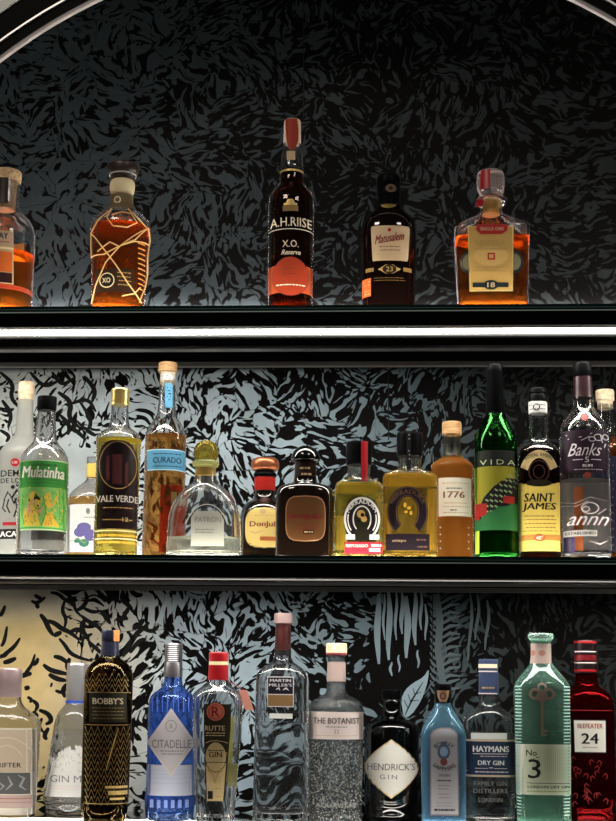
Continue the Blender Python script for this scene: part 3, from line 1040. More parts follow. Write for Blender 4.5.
# ------------------------------------------------------------------ middle shelf
def mid_row():
    # cork-topped clear bottle at the left edge
    b = Bottle('pisco_bottle', 'frosted clear bottle with pale cork and black horseman drawing, behind the green label', G2, 22.5, 470, .20, HM)
    pr = [(400, 7.6), (414, 8), (430, 8.6), (438, 10), (444, 17), (452, 23), (462, 25), (553, 24.5)]
    b.body(pr, clear('misty_glass', (.98, .98, .96), .2, milk=.34, mcol=(.95, .96, .9)))
    b.liquid(436, WATER)
    b.solid('stopper', [(381, 7.2, 's'), (382, 8.2), (393, 8.2), (394, 7.4, 's'), (402, 6.8, 's')], CORKPALE)
    b.label('printed_lettering', [(text('DEMONIO', 23, 473, 44, 6.5, .01), BLKP), (text('DE LOS ANDES', 24, 480.3, 46, 4.8, .01), BLKP),
                                  (ell(15, 462.3, 4.4, 4.2), REDP), (text('1.5K', 15, 462.3, 5.5, 2.4, .03), WHITE),
                                  (many(path([(4, 500), (8, 492), (12, 498), (17, 490), (20, 497), (24, 492)], 2.6, True), path([(9, 499), (7, 506), (10, 513)], 1.4), path([(15, 498), (17, 508), (14, 517)], 1.6),
                                        path([(19, 497), (22, 505), (21, 513)], 1.4), path([(5, 499), (3, 508), (6, 512)], 1.2), ell(13, 487, 2, 2), ell(18, 485, 1.8, 1.6), path([(10, 494), (14, 503), (20, 494)], 3, True)), BLKP),
                                  (many(path([(-4, 517), (8, 519), (22, 517)], .8)), GREYP), (rect(3, 522, 22, 525.5), REDP), (rect(-8, 529, 44, 539), BLKP),
                                  (text('TACAMA', 12, 534, 32, 5.6, .03), WHITE)])

    # green-labelled cachaca
    rp = random.Random(21)
    def dabs(k, x0, x1, y0, y1, w):
        o = []
        for _ in range(k):
            x, y, a = rp.uniform(x0, x1), rp.uniform(y0, y1), rp.uniform(.8, 2.4)
            o.append(path([(x, y), (x + 2 * math.cos(a), y - 2 * math.sin(a)), (x + 3.2 * math.cos(a + .5), y - 4 * math.sin(a + .5))], w, True))
        return many(*o)
    PAINT1, PAINT2, PAINT3 = dabs(26, 24, 62, 497, 525, 1.2), dabs(34, 23, 62, 494, 526, .9), dabs(16, 26, 56, 505, 526, .9)
    b = Bottle('cachaca_bottle', 'clear bottle with black cap and bright green illustrated label, left end of the middle shelf', G2, 43.6, 480, .085, HM)
    pr = [(409, 8.4), (414, 8.7), (438, 10.6), (444, 13), (450, 19), (458, 23.5), (468, 24.6), (553, 24.6)]
    b.body(pr, GLASS, bottom=.009)
    b.liquid(451, WATER)
    b.solid('cap', [(395.5, 9, 's'), (396.5, 9.6), (408, 9.6, 's'), (409.5, 9.2, 's')], BLACK)
    gr, lg, yl = mat('leaf_green_paper', (.06, .32, .06), .45), mat('light_green_print', (.22, .52, .14), .45), mat('yellow_print', (.78, .55, .08), .5)
    b.label('front_label', [(rect(20, 459.5, 67.6, 530), mat('pale_green_border', (.45, .62, .35), .45)), (rect(20, 460.7, 67.4, 528.6), gr),
                            (rect(20.3, 487, 66, 527), lg), (path([(22, 490), (30, 487), (44, 490), (60, 487), (64, 490)], 1.2, True), yl),
                            (text('CACHACA', 45, 464.8, 24, 2.6, .01), BLKP),
                            (text('Mulatinha', 43.2, 471.8, 41, 11.5, .045, .22, slope=-.02), mat('cream_white_print', (.85, .82, .72), .5)),
                            (many(ell(34, 500, 5.5, 9), ell(30, 516, 6.5, 10), rows([(496, 30, 34), (526, 24, 40)])), yl),
                            (many(rows([(512, 47, 51), (526, 42, 59)]), ell(48, 500, 3, 8), path([(57, 490), (56, 500), (50, 508)], 3, True)), mat('golden_print', (.70, .42, .05), .5)),
                            (many(ell(33, 502, 3, 3.6), ell(29, 510, 2, 6), path([(35, 508), (40, 512), (45, 505)], 2.4, True)), mat('skin_tone_print', (.62, .38, .22), .5)),
                            (many(rows([(493, 35, 36), (500, 34, 41)]), ell(38.5, 505.5, 1.6, 1.0), ell(30, 500, 1.2, 1.4)), BLKP),
                            (smallprint(26, 60, [479.5, 482.5], .5), mat('dark_green_print', (.02, .12, .02), .5)),
                            (PAINT1, yl), (PAINT2, mat('moss_print', (.10, .38, .05), .5)), (PAINT3, mat('toffee_print', (.50, .22, .05), .5)),
                            (many(path([(24, 494), (22, 510), (25, 524)], 1), path([(61, 494), (64, 508), (60, 524)], 1.4), path([(43, 496), (46, 512), (41, 526)], 1)), mat('moss_print', (.10, .38, .05), .5))])

    # small bottle behind
    b = Bottle('tequila_bottle', 'short bottle half hidden behind the gold-capped one, white label with a violet flower', G2, 92, 510, .22, HM)
    pr = [(458, 5.6), (478, 5.8), (482, 8), (487, 15), (494, 22), (501, 25.3), (506, 26), (553, 26)]
    b.body(pr, GLASS)
    b.liquid(499, clear('pale_amber_spirit', (.95, .72, .38), .3, 1.34, milk=.2, mcol=(.9, .6, .25)))
    b.solid('stopper', [(456.5, 7, 's'), (463, 7, 's'), (463.5, 5, 's')], clear('crystal', (1, 1, 1)))
    b.solid('stopper_cork', [(463.4, 6.9, 's'), (477, 6.7, 's')], mat('yellow_cork', (.82, .55, .12), .6))
    b.label('front_label', [(rect(66.4, 504, 117, 552), WHITE), (many(ell(84, 527, 7, 4.5), ell(80, 532, 6, 5), ell(90, 535, 6, 6)), mat('violet_print', (.14, .12, .32), .5)),
                            (many(ell(84, 543, 5, 4), ell(77, 541, 3, 2)), mat('teal_leaf_print', (.05, .20, .14), .5)), (ell(88, 511, 2, 3), GREYP), (smallprint(84, 96, [517], .7), GREYP),
                            (path([(70, 541), (78, 538), (84, 543), (92, 540)], 1.4, True), mat('sage_print', (.22, .30, .15), .5))])

    # gold-capped black-label
    b = Bottle('cachaca_bottle', 'gold screw-capped bottle with tall black arched label and bright yellow liquid', G2, 117.5, 480, .085, HM)
    pr = [(404, 8.4), (408, 8.4), (424, 9.2), (428, 11), (432, 17), (437, 22), (441, 22.6), (444, 22), (520, 21.6), (553, 21.6)]
    b.body(pr, GLASS, bottom=.009)
    YEL = clear('yellow_tequila', (1.0, .88, .36), .05, 1.33, tcol=(1.0, .85, .3), milk=.16, mcol=(1.0, .88, .20))
    b.liquid(440, YEL)
    rb = []
    for k in range(6):
        rb += [(390 + k * 2, 9.2), (391 + k * 2, 8.9)]
    b.solid('cap', [(388, 8.6, 's'), (389, 9.3, 's')] + rb + [(403, 9.3, 's'), (404.5, 9.3, 's')], GOLD, it=0)
    b.label('front_label', [(rows([(440, 112, 122), (441.5, 107, 128), (445, 102.5, 133), (452, 99, 136.5), (462, 98, 138), (528.5, 96.8, 137)]), mat('maroon_black_label', (.022, .008, .010), .3)),
                            (arcband(118, 465, 19, 24, .7), mat('dull_gold', (.42, .26, .10), .5)),
                            (many(rect(106, 456, 110, 480), rect(112, 454, 122, 484), rect(125, 462, 128, 486)), mat('dark_wine_print', (.08, .022, .022), .4)),
                            (text('VALE VERDE', 117, 498.5, 41, 6.5, .02), mat('silver_print', (.62, .58, .50), .5)),
                            (smallprint(103, 132, [507, 519], 1), mat('dull_gold', (.42, .26, .10), .5)), (text('12', 125, 519, 6, 4, .03), GOLDP)])
    b.label('lower_embossing', [(smallprint(97, 137, [534, 541], 2.2), mat('amber_gold', (.60, .36, .04), .3)), (rect(95, 530, 138.5, 531), mat('pale_gold', (.85, .70, .40), .5)),
                                (rect(95, 538, 138.5, 539), mat('pale_gold', (.85, .70, .40), .5))])

    # tall slim blue label
    b = Bottle('tequila_bottle', 'tall slim amber bottle with wooden stopper and sky-blue band label', G2, 165.5, 450, .175, HM)
    pr = [(372, 7), (376, 7.6), (412, 8.6), (418, 11), (426, 16.5), (434, 20), (438, 20.4), (553, 20.6)]
    b.body(pr, GLASS)
    AG = clear('mottled_amber_spirit', (.95, .66, .34), .3, 1.34, tcol=(.93, .6, .28), milk=.10, mcol=(.9, .5, .15))
    b.liquid(436, AG)
    b.solid('stopper', [(361.5, 8.6, 's'), (362.5, 9.3), (370.5, 9.3, 's'), (371, 7.5, 's')], WOODCAP)
    b.solid('stopper_cork', [(371, 7.4, 's'), (384, 7.2, 's')], CORKPALE)
    sky = mat('sky_blue_paper', (.09, .30, .46), .45)
    b.label('neck_label', [(rect(160.5, 373.5, 177, 380), mat('grey_paper', (.62, .60, .55), .5)), (smallprint(162, 176, [375.5, 378], .8), BLKP), (rect(165, 383, 172.5, 407.5, 4), sky),
                           (smallprint(167, 171, [387, 390, 393, 396, 399], 1.2), BLKP)])
    b.label('front_label', [(rect(147, 449, 185, 470), mat('pale_blue_border', (.50, .68, .76), .45)), (rect(147, 450, 185, 469), sky), (text('CURADO', 167, 459.8, 28, 6, .025), mat('navy_print', (.02, .03, .08), .5)),
                            (smallprint(153, 181, [453, 465.5], 1), mat('navy_print', (.02, .03, .08), .5))])
    agv = mat('agave_fibre', (.10, .035, .012), .6)
    rnd = random.Random(7)
    flecks = []
    for k in range(34):
        x, y = rnd.uniform(148, 183), rnd.choice([rnd.uniform(438, 449), rnd.uniform(471, 548), rnd.uniform(471, 548)])
        flecks.append(path([(x, y), (x + rnd.uniform(-2, 3), y + rnd.uniform(3, 6)), (x + rnd.uniform(-3, 3), y + rnd.uniform(6, 11))], rnd.uniform(2, 4), True))
    for fl in flecks:
        b.label('agave_piece', [(fl, agv)], lift=-.0035)
    b.label('back_label_or_glow_sheet', [(rows([(484, 160, 184), (552, 158, 184)]), mat('crimson_paper', (.36, .02, .03), .5)), (rect(172, 491, 183, 503), mat('pale_blue_border', (.50, .68, .76), .45)),
                           (many(path([(146, 520), (156, 528), (150, 538), (160, 545)], 4, True), path([(150, 532), (162, 536)], 3, True)), mat('crimson_paper', (.36, .02, .03), .5))], lift=-.005)

    # squat dome bottle with ball stopper
    b = Bottle('tequila_bottle', 'squat clear domed bottle with round glassy ball stopper', G2, 205, 500, .078, HM)
    pr = [(465, 9.6, '', 2, 1), (480, 11, '', 2, 1), (484, 13, '', 2, 1), (489, 20, '', 2.2, .85), (496, 27, '', 2.6, .68), (506, 33, '', 2.8, .6), (520, 36, '', 3, .58), (553, 37, '', 3, .58)]
    b.body(pr, GLASS, t=.0045, bottom=.009)
    b.liquid(538, clear('silver_tequila', (.99, .99, .88), .3, 1.33, milk=.22, mcol=(1, 1, .82)))
    b.solid('stopper', [(440.5, 5), (443, 10.4), (450, 12.8), (457, 11.6), (460, 8.5)], clear('honey_crystal', (.72, .62, .22), .25, milk=.15, mcol=(.6, .5, .15)))
    b.solid('stopper_flange', [(459.5, 12, 's'), (461, 13.6), (465, 13), (467, 9, 's')], clear('pale_lime_crystal', (.95, 1, .62), .3, milk=.25, mcol=(.95, 1, .6)))
    b.solid('stopper_cork', [(467, 8.6), (475, 8.4)], mat('golden_cork', (.72, .45, .12), .6))
    b.label('neck_label', [(rect(201, 475.5, 212, 483), mat('dark_strip', (.06, .055, .04), .4)), (smallprint(202, 211, [477, 480], 1.2), CREAM)])
    fr = mat('frosted_label', (.46, .46, .40), .5)
    b.label('front_label', [(rows([(511, 193, 219), (513, 191, 224), (546, 191, 224)]), fr), (text('PATRON', 208, 519.5, 26, 5.4, .01), GREYP), (smallprint(195, 214, [529, 532], 1), GREYP)])
    arcs = [arcband(207, 540, 22 + k * 5, 36 + k * 4, 1.3, 25, 155) for k in range(2)]
    b.label('embossed_arches', [(many(*arcs), mat('dark_glass_relief', (.07, .07, .055), .2)), (arcband(207, 542, 24.5, 38, .7, 28, 152), mat('bright_relief', (.7, .7, .62), .2))])

    # small black-brown with yellow label
    b = Bottle('tequila_bottle', 'small dark bottle with copper stopper, red neck band and pale yellow label', G2, 264.5, 510, .185, HM)
    pr = [(474, 9.5), (496, 9.6), (500, 13), (505, 20), (512, 23.6), (522, 24.2), (553, 24.4)]
    dk = mat('dark_brown_glass', (.020, .010, .006), .05, coat=.8)
    b.body(pr, dk, hollow=False)
    b.solid('stopper', [(457, 10, 's'), (459, 13.4), (464, 14.2), (469, 13), (470, 8, 's')], mat('copper', (.50, .16, .07), .3, .7))
    b.solid('stopper_neck', [(470, 9, 's'), (473, 12), (476, 11, 's')], BLACK)
    b.solid('neck_band', [(475.5, 10, 's'), (476.5, 10.6), (489.5, 10.4, 's'), (490, 9.8, 's')], mat('red_band', (.36, .015, .01), .4))
    b.label('front_label', [(ell(264.5, 527.5, 19.8, 21, 3.2), mat('dark_bronze', (.06, .03, .02), .4)), (ell(264.5, 527.5, 19.2, 20.2, 3.2), mat('straw_paper', (.70, .52, .17), .5)),
                            (text('DonJulio', 266, 524.5, 32, 7, .03), mat('dark_red_print', (.20, .01, .02), .5)), (smallprint(254, 276, [515], .8), TAN), (many(ell(263, 511, 3, 3), path([(250, 531), (256, 533), (262, 531)], 1.4)), TAN),
                            (rect(260, 536.5, 280, 540.5), mat('rust_print', (.45, .12, .03), .5))])

    # large square dark with brown label
    b = Bottle('tequila_bottle', 'large dark bottle with black domed stopper and brown rounded label', G2, 305, 510, .088, HM)
    pr = [(460, 10), (480, 11, '', 2, 1), (484, 13, '', 2, 1), (486.5, 24, '', 2.8, .85), (491, 28.4, '', 3.2, .8), (500, 29.3, '', 3.4, .8), (553, 29, '', 3.4, .8)]
    b.body(pr, dk, hollow=False)
    b.solid('stopper', [(445.5, 4), (447, 9), (451, 13), (456, 14.6), (459.5, 14.4), (461, 10, 's')], mat('black_gloss', (.006, .005, .005), .08, coat=.6))
    b.solid('neck_band', [(461, 10.4, 's'), (479.5, 11.2, 's')], mat('brown_band', (.045, .010, .005), .4))
    b.label('neck_print', [(smallprint(300, 311, [467, 473], 2), TAN)], lift=.0014)
    b.label('front_label', [(ell(305.5, 518.5, 20, 23, 4), mat('copper_rim', (.42, .22, .12), .35, .4)), (ell(305.5, 518.5, 19.1, 22, 4), mat('bronze_paper', (.11, .045, .014), .45)),
                            (text('DonJulio', 305.5, 517, 34, 7, .03), mat('dark_red_print', (.20, .01, .02), .5)), (smallprint(295, 318, [525, 528], .7), mat('dark_red_print', (.20, .01, .02), .5)),
                            (rect(303, 530, 314, 534), mat('dark_bronze', (.06, .03, .02), .4)), (smallprint(304, 313, [531.2], 1.4), TAN)])

    # the horseshoe pair
    def horseshoe(cx, cy_, rx, ry, c1, c2, gap=0):
        return [(arcband(cx, cy_, rx, ry, 2.0, -50, 230), c1), (arcband(cx, cy_, rx - 3, ry - 3, 4.6, -50, 230), c2),
                (arcband(cx, cy_, rx - 8.6, ry - 8.6, 1.2, -52, 232), c1)]

    b = Bottle('tequila_bottle', 'yellow tequila bottle with red seal strip, white horseshoe print and red lower label', G2, 358.8, 500, .088, HM)
    sq = (5, .62)
    pr = [(463, 10.5, '', 2, 1), (467, 11.8, '', 2, 1), (472, 11, '', 2, 1), (478, 11.6, '', 2, 1), (480.5, 15, '', 2.4, .9), (481.5, 20, '', 4, .7), (485, 23.4, '', *sq), (491, 24, '', *sq), (553, 24.4, '', *sq)]
    b.body(pr, clear('amber_lit_glass', (1, .99, .95), .4, sheen=.4, mcol=(1, .85, .35)), t=.003, bottom=.008)
    b.liquid(484, YEL)
    b.solid('cap', [(441, 12.4, 's'), (442, 13), (463, 12.8, 's'), (464, 12, 's')], BLACK)
    b.label('seal_strip', [(rect(361, 441, 367.4, 481, 3), RED), (rect(363.7, 442, 364.5, 480, 1), REDP)], prof=b.levels([(441, 13), (482, 12.9)], False), lift=.0008)
    bk = mat('pale_glow_paper', (.88, .80, .52), .6)
    b.label('back_label_or_glow_sheet', [(rows([(484, 338, 381), (495, 338, 381)]), bk), (rect(338, 517, 347, 551), bk), (rect(376, 500, 381, 551), bk)], back=True, lift=-.005)  # pale sheets added inside the liquid to imitate its yellow glow
    cxl = 362
    b.label('front_label', [(rows([(497, 355, 369), (500, 350, 374), (508, 345, 379), (525, 344, 380), (541, 348, 376)]), mat('olive_black_label', (.03, .028, .012), .35))]
            + horseshoe(cxl, 519, 18, 22, WHITE, mat('purple_black_print', (.03, .018, .03), .4))
            + [(text('HERRADURA', cxl, 517, 39, 4.4, .03, arc=15.6), WHITE), (many(rect(346, 534.5, 355, 539.5), rect(369.5, 534.5, 379, 539.5)), WHITE),
               (many(arcband(cxl, 519, 14.7, 18.4, 1.2, -40, 15), arcband(cxl, 519, 14.7, 18.4, 1.2, 165, 220)), WHITE),
               (many(ell(361, 514, 4, 4), ell(364, 519, 3, 3)), mat('antique_gold_paper', (.52, .36, .14), .45)), (many(ell(362.5, 515, 2, 2), ell(359, 521, 2, 1)), BLKP)])
    b.label('lower_label', [(rect(344.5, 542, 383, 554), mat('coral_red_paper', (.46, .02, .04), .45)), (text('REPOSADO', 357, 545.7, 22, 3.2, .04), WHITE),
                            (many(rect(371, 544, 381, 546.5, 3, 1), rect(369, 548, 380, 551.5, 3, 1)), mat('pale_pink', (.85, .55, .55), .5))])

    b = Bottle('tequila_bottle', 'golden tequila bottle with black seal strip and black horseshoe print, taller of the horseshoe pair', G2, 409.8, 500, .10, HM)
    pr = [(454, 10.5, '', 2, 1), (458, 12, '', 2, 1), (463, 11.2, '', 2, 1), (469, 11.8, '', 2, 1), (471, 15, '', 2.4, .9), (472.5, 22, '', 4, .65), (476, 26.8, '', 5, .6), (483, 27.4, '', 5, .6), (553, 27.4, '', 5, .6)]
    b.body(pr, clear('amber_lit_glass', (1, .99, .95), .4, sheen=.4, mcol=(1, .85, .35)), t=.003, bottom=.008)
    b.liquid(475, clear('golden_tequila', (1.0, .80, .32), .05, 1.33, tcol=(1, .76, .28), milk=.16, mcol=(1.0, .72, .16)))
    b.solid('cap', [(431.5, 12.4, 's'), (432.5, 13.2), (454, 13, 's'), (455, 12, 's')], BLACK)
    b.label('seal_strip', [(rect(406.6, 431, 411, 470, 3), BLKP), (smallprint(408, 410, [434 + 4 * k for k in range(9)], 1.6), GREYP)], prof=b.levels([(431, 13.2), (472, 13)], False), lift=.0008)
    b.label('back_label_or_glow_sheet', [(rect(386, 476, 434, 488), bk), (rect(385, 505, 391, 551), bk), (rect(427, 490, 434, 551), bk), (rect(392, 546, 428, 552), bk)], back=True, lift=-.005)  # more added sheets that make the golden liquid look lit
    pb = mat('purple_black_print', (.03, .018, .03), .4)
    br = mat('bronze_print', (.14, .08, .05), .4)
    b.label('front_label', [(arcband(407.5, 512, 20.5, 26, 10.5, -52, 232), pb), (arcband(407.5, 512, 19.8, 25.3, .7, -50, 230), br), (arcband(407.5, 512, 11.6, 17, .7, -50, 230), br),
                            (text('HERRADURA', 407.5, 509, 43, 4.4, .02, arc=17.5), br), (rect(386, 534, 429.5, 550.5), pb), (text('AÑEJO', 399, 541, 14, 3, .03), TAN), (smallprint(416, 427, [539, 546], 1.6), br),
                            (many(ell(405, 505, 1.5, 2.5), ell(409, 508, 2, 1.6), ell(406, 512, 1.6, 1.4), ell(411, 513, 1.4, 2)), mat('amber_gold', (.60, .36, .04), .3))])

    # studded amber with cream label
    b = Bottle('tequila_bottle', 'round amber bottle with wooden cap and cream label, beside the green bottle', G2, 452.3, 490, .17, HM)
    pr = [(433, 9), (436, 9.4), (447, 8.4), (455, 9), (459, 12), (462.5, 18.5), (466, 21.4), (470, 21.2), (473, 20.4), (553, 21)]
    b.body(pr, clear('amber_lit_glass', (1, 1, 1)))
    b.liquid(459, clear('copper_rum', (.97, .58, .22), .25, 1.34, tcol=(.95, .5, .16), milk=.32, mcol=(1, .45, .10)))
    b.solid('cap', [(421, 9, 's'), (422, 9.8), (433.5, 9.8, 's'), (434, 9, 's')], WOODCAP)
    tube_path('neck_chain', [b.wrap(x, y, .0012) for x, y in ((453, 434), (453.4, 440), (453, 448), (451, 453), (455, 456), (452, 452))], .0006, BLACK, b.root)
    b.label('front_label', [(rows([(477.5, 438.6, 471), (516, 438.8, 471.2)]), mat('ivory_paper', (.80, .74, .60), .5)), (text('1776', 454, 494.5, 21, 6.4, .04), mat('brown_print', (.25, .12, .06), .5)),
                            (smallprint(446, 462, [487.5], 1.4), GREYP), (smallprint(442, 468, [482.5, 502.5, 506, 512], .8), TAN), (smallprint(450, 458, [509.5], 1), BLKP)])
    stud = []
    for y in (527, 534, 541, 548):
        stud += [ell(440.5, y, .8, .8), ell(468.5, y, .8, .8)]
    b.label('glass_studs', [(many(*stud), mat('bright_relief', (.7, .7, .62), .2))])

    # green wine-shaped
    b = Bottle('mezcal_bottle', 'tall green wine-shaped bottle with black capsule, tallest green bottle in the row', G2, 496, 460, .10, HM)
    pr = [(380, 7.6), (412, 8.8), (417, 10.5), (426, 15.5), (436, 20), (446, 21.6), (553, 21.8)]
    b.body(pr, clear('bottle_green_glass', (.34, .70, .36), .2, tcol=(.30, .66, .32)), bottom=.010)
    b.liquid(440, clear('green_shaded_spirit', (.85, .96, .85), .3, 1.33))
    b.solid('capsule', [(363.5, 7, 's'), (364.5, 8), (371, 8.3, 's'), (372, 7.8, 's'), (412, 9.4, 's'), (413, 9, 's')], BLACK)
    ol = mat('olive_yellow_paper', (.24, .22, .015), .5)
    gg = mat('meadow_green_print', (.018, .11, .03), .5)
    hatch = []
    for k in range(6):
        hatch.append(path([(487 + k * 6, 492 - k * 4 + 5), (492 + k * 6, 503 - k * 4), (498 + k * 6, 505 - k * 2)], 1.3))
    for k in range(5):
        hatch.append(arcband(520, 520, 36 - k * 6, 38 - k * 6, 1.2, 95, 165, 12))
    dots = [path([(481 + j * 4.6, 504 - j * 5 + k * 5.5), (484 + j * 4.6, 506 - j * 5 + k * 5.5)], 1.6) for j in range(8) for k in range(4)]
    b.label('front_label', [(rect(474.7, 450, 517.4, 466), mat('charcoal_green_paper', (.02, .028, .02), .5)), (text('VIDA', 497.5, 462, 35, 5, .0, spacing=1.5), mat('pale_green_print', (.48, .52, .30), .5)),
                            (rect(474.7, 466, 517.4, 512), ol), (rows([(478, 505, 517), (486, 494, 517.4), (497, 484, 517.4), (508, 479, 517.4), (514, 479, 517.4)]), BLKP),
                            (many(*dots), mat('sage_print', (.22, .30, .15), .5)),
                            (many(rect(475, 503, 487, 516), rect(503, 496, 514, 503), rect(475, 512, 480, 524)), mat('brick_red_print', (.26, .012, .01), .5)),
                            (rows([(503, 508, 517), (507, 497, 517.4), (512, 488, 517.4), (519, 480, 517.4), (530, 475, 517.4)]), gg), (rows([(519, 474.7, 480), (530, 474.7, 480)]), gg)])
    b.label('side_stripe', [(rect(475, 530, 479.5, 553, 2), mat('lime_paper', (.45, .62, .05), .45))])

    # yellow label square
    b = Bottle('rum_bottle', 'dark rum bottle with large yellow label and white neck ring', G2, 539, 470, .10, HM)
    pr = [(400, 8.2), (414, 8.6), (438, 9), (442, 10.5), (447, 16), (452, 20.4), (457, 21), (553, 21)]
    b.body(pr, GLASS, n=3.2, dr=.9)
    b.liquid(449, clear('cola_dark_rum', (.2, .04, .01)))
    b.solid('cap', [(387, 7.6, 's'), (388, 9.2), (392, 9.6, 's'), (393, 8.8, 's'), (395, 9.8, 's'), (400.5, 9.8, 's'), (401, 8.8, 's')], BLACK)
    b.solid('neck_ring', [(400.5, 9, 's'), (401.5, 9.5), (412.5, 9.3, 's'), (413, 8.8, 's')], WHITE)
    b.label('neck_ring_print', [(arcband(536.5, 406.8, 3.6, 3.6, 1), BLKP), (smallprint(529, 545, [404, 408], 1), GREYP)], prof=b.levels([(400, 9.5), (414, 9.5)], False))
    yp = mat('butter_yellow_paper', (.80, .60, .13), .5)
    b.label('shoulder_label', [(arcband(539, 481, 20.5, 31, 8, 28, 152), mat('apricot_paper', (.78, .58, .28), .5)), (text('ROYAL AMBRE', 539, 478.5, 29, 3.4, .02, arc=24), BLKP)], lift=.0008)
    b.label('medallion', [(arcband(539, 471.5, 10.5, 11.5, 1), mat('dark_wine_print', (.08, .022, .022), .4)), (arcband(539, 471.5, 6, 7, .8), mat('dark_wine_print', (.08, .022, .022), .4))])
    b.label('front_label', [(rows([(482, 518.8, 520.5), (483.6, 518.8, 524)]), yp), (rows([(482, 557.6, 559.6), (483.6, 554, 559.7)]), yp), (rows([(483.6, 518.8, 559.7), (487, 518.8, 559.8), (551, 519, 560)]), yp),
                            (ell(539, 483, 13, 3.6), mat('olive_black_label', (.03, .028, .012), .35)),
                            (text('SAINT', 539.3, 497.5, 30, 8.6, .028, .12), BLKP), (text('JAMES', 539.3, 507.3, 33, 8.8, .028, .12), BLKP),
                            (smallprint(525, 556, [515.5, 519, 523, 527], 1.2), mat('khaki_print', (.35, .25, .06), .5)), (smallprint(523, 557, [530.5, 547.5], .9), mat('khaki_print', (.35, .25, .06), .5)),
                            (rect(519, 535, 560, 540.5), mat('toffee_print', (.50, .22, .05), .5)), (ell(539.5, 537.8, 6, 3.8), mat('rust_print', (.45, .12, .03), .5)), (text('40°', 539.5, 537.8, 7, 4, .03), WHITE)])

    # purple label
    b = Bottle('rum_bottle', 'clear rum bottle with deep purple label and dark red capsule on the middle shelf', G2, 584.6, 460, .095, HM)
    pr = [(394, 9.2), (398, 10), (404, 9.4), (410, 11), (416, 16), (424, 22), (432, 24.6), (446, 25), (553, 24.4)]
    b.body(pr, GLASS, bottom=.010)
    b.liquid(481, WATER)
    b.solid('cap', [(362, 8.6, 's'), (363, 9.3), (375, 9.3, 's'), (376, 8.7, 's')], BLACK)
    b.solid('capsule', [(376, 9, 's'), (394, 9.6), (396.5, 10, 's'), (397.5, 9.4, 's')], mat('oxblood_capsule', (.045, .004, .005), .35))
    pu = mat('aubergine_paper', (.052, .018, .045), .45)
    lp = mat('lilac_white_print', (.72, .66, .68), .5)
    b.label('wax_seal', [(ell(584.5, 417, 4, 3.6), mat('brick_seal', (.26, .04, .025), .4))])
    b.label('front_label', [(rows([(429.5, 561.5, 608.5), (460, 561, 608.3), (469, 562, 607), (472.5, 570, 600)]), pu),
                            (text("Banks'", 587, 449, 38, 13, .0, .45), lp), (text('5', 587, 459.5, 4.2, 5.5, .03), lp), (text('RUM', 587.5, 465.5, 9.5, 2.8, .05), lp),
                            (many(rect(573, 459, 583, 459.7), rect(591, 459, 601, 459.7), path([(566, 434), (580, 437), (592, 433)], .6), path([(568, 438), (582, 440), (590, 436)], .6)), lp),
                            (many(arcband(598, 437, 4.5, 3.5, .7), arcband(605, 436, 3, 3, .7), arcband(592, 439, 3.5, 2.5, .6), path([(600, 434), (602, 442)], .8)), lp),
                            (smallprint(574, 602, [469], .5), lp)])
    b.label('printed_script', [(text('annn', 588, 520.5, 42, 9, .0, .5), lp), (many(arcband(590, 508, 9, 6, 1), arcband(586, 509, 4, 3, 1), path([(561, 500), (575, 503), (590, 497), (607, 500)], 1, True), path([(562, 504), (576, 506), (588, 501)], .8), path([(598, 514), (606, 508)], 1)), lp),
                               (rect(563, 530, 597, 536), mat('pale_translucent_band', (.45, .44, .42), .5)), (text('ESTABLISHED', 581, 533, 30, 2.8, .02), BLKP), (path([(590, 541), (600, 544), (607, 540)], .9, True), lp),
                               (ell(587.5, 475, 3.6, 3.2), mat('brick_seal', (.26, .04, .025), .4))])
    b.label('brightening_sheet', [(rect(566, 484, 605, 551), mat('grey_brightening_paper', (.30, .28, .27), .6))], back=True, lift=-.004)  # grey sheet added at the back to brighten the lower bottle
    b.label('back_label_or_glow_sheet', [(rect(572, 486, 583, 550), mat('rust_print', (.45, .12, .03), .5)), (rect(562, 536, 573, 552), mat('violet_print', (.14, .12, .32), .5))], lift=-.008)

    # partly visible at right frame edge
    b = Bottle('rum_bottle', 'cork-topped amber bottle with midnight-blue label, right frame edge', G2, 607, 470, .215, HM)
    pr = [(404, 7.5), (408, 8), (432, 8.6), (438, 12), (444, 20), (450, 24), (553, 24)]
    b.body(pr, GLASS)
    b.liquid(444, RUM)
    b.solid('stopper', [(389, 8.6, 's'), (390, 9.4), (399, 9.2, 's'), (400, 7.8), (408, 7.4, 's')], CORKPALE)
    nv = mat('midnight_blue_paper', (.012, .014, .045), .4)
    b.label('front_label', [(rect(585, 456, 630, 552), nv), (many(*[ell(x, y, .8, .8) for x in (613, 618, 623) for y in range(465, 548, 8)]), mat('bronze_print', (.14, .08, .05), .4))])


mid_row()
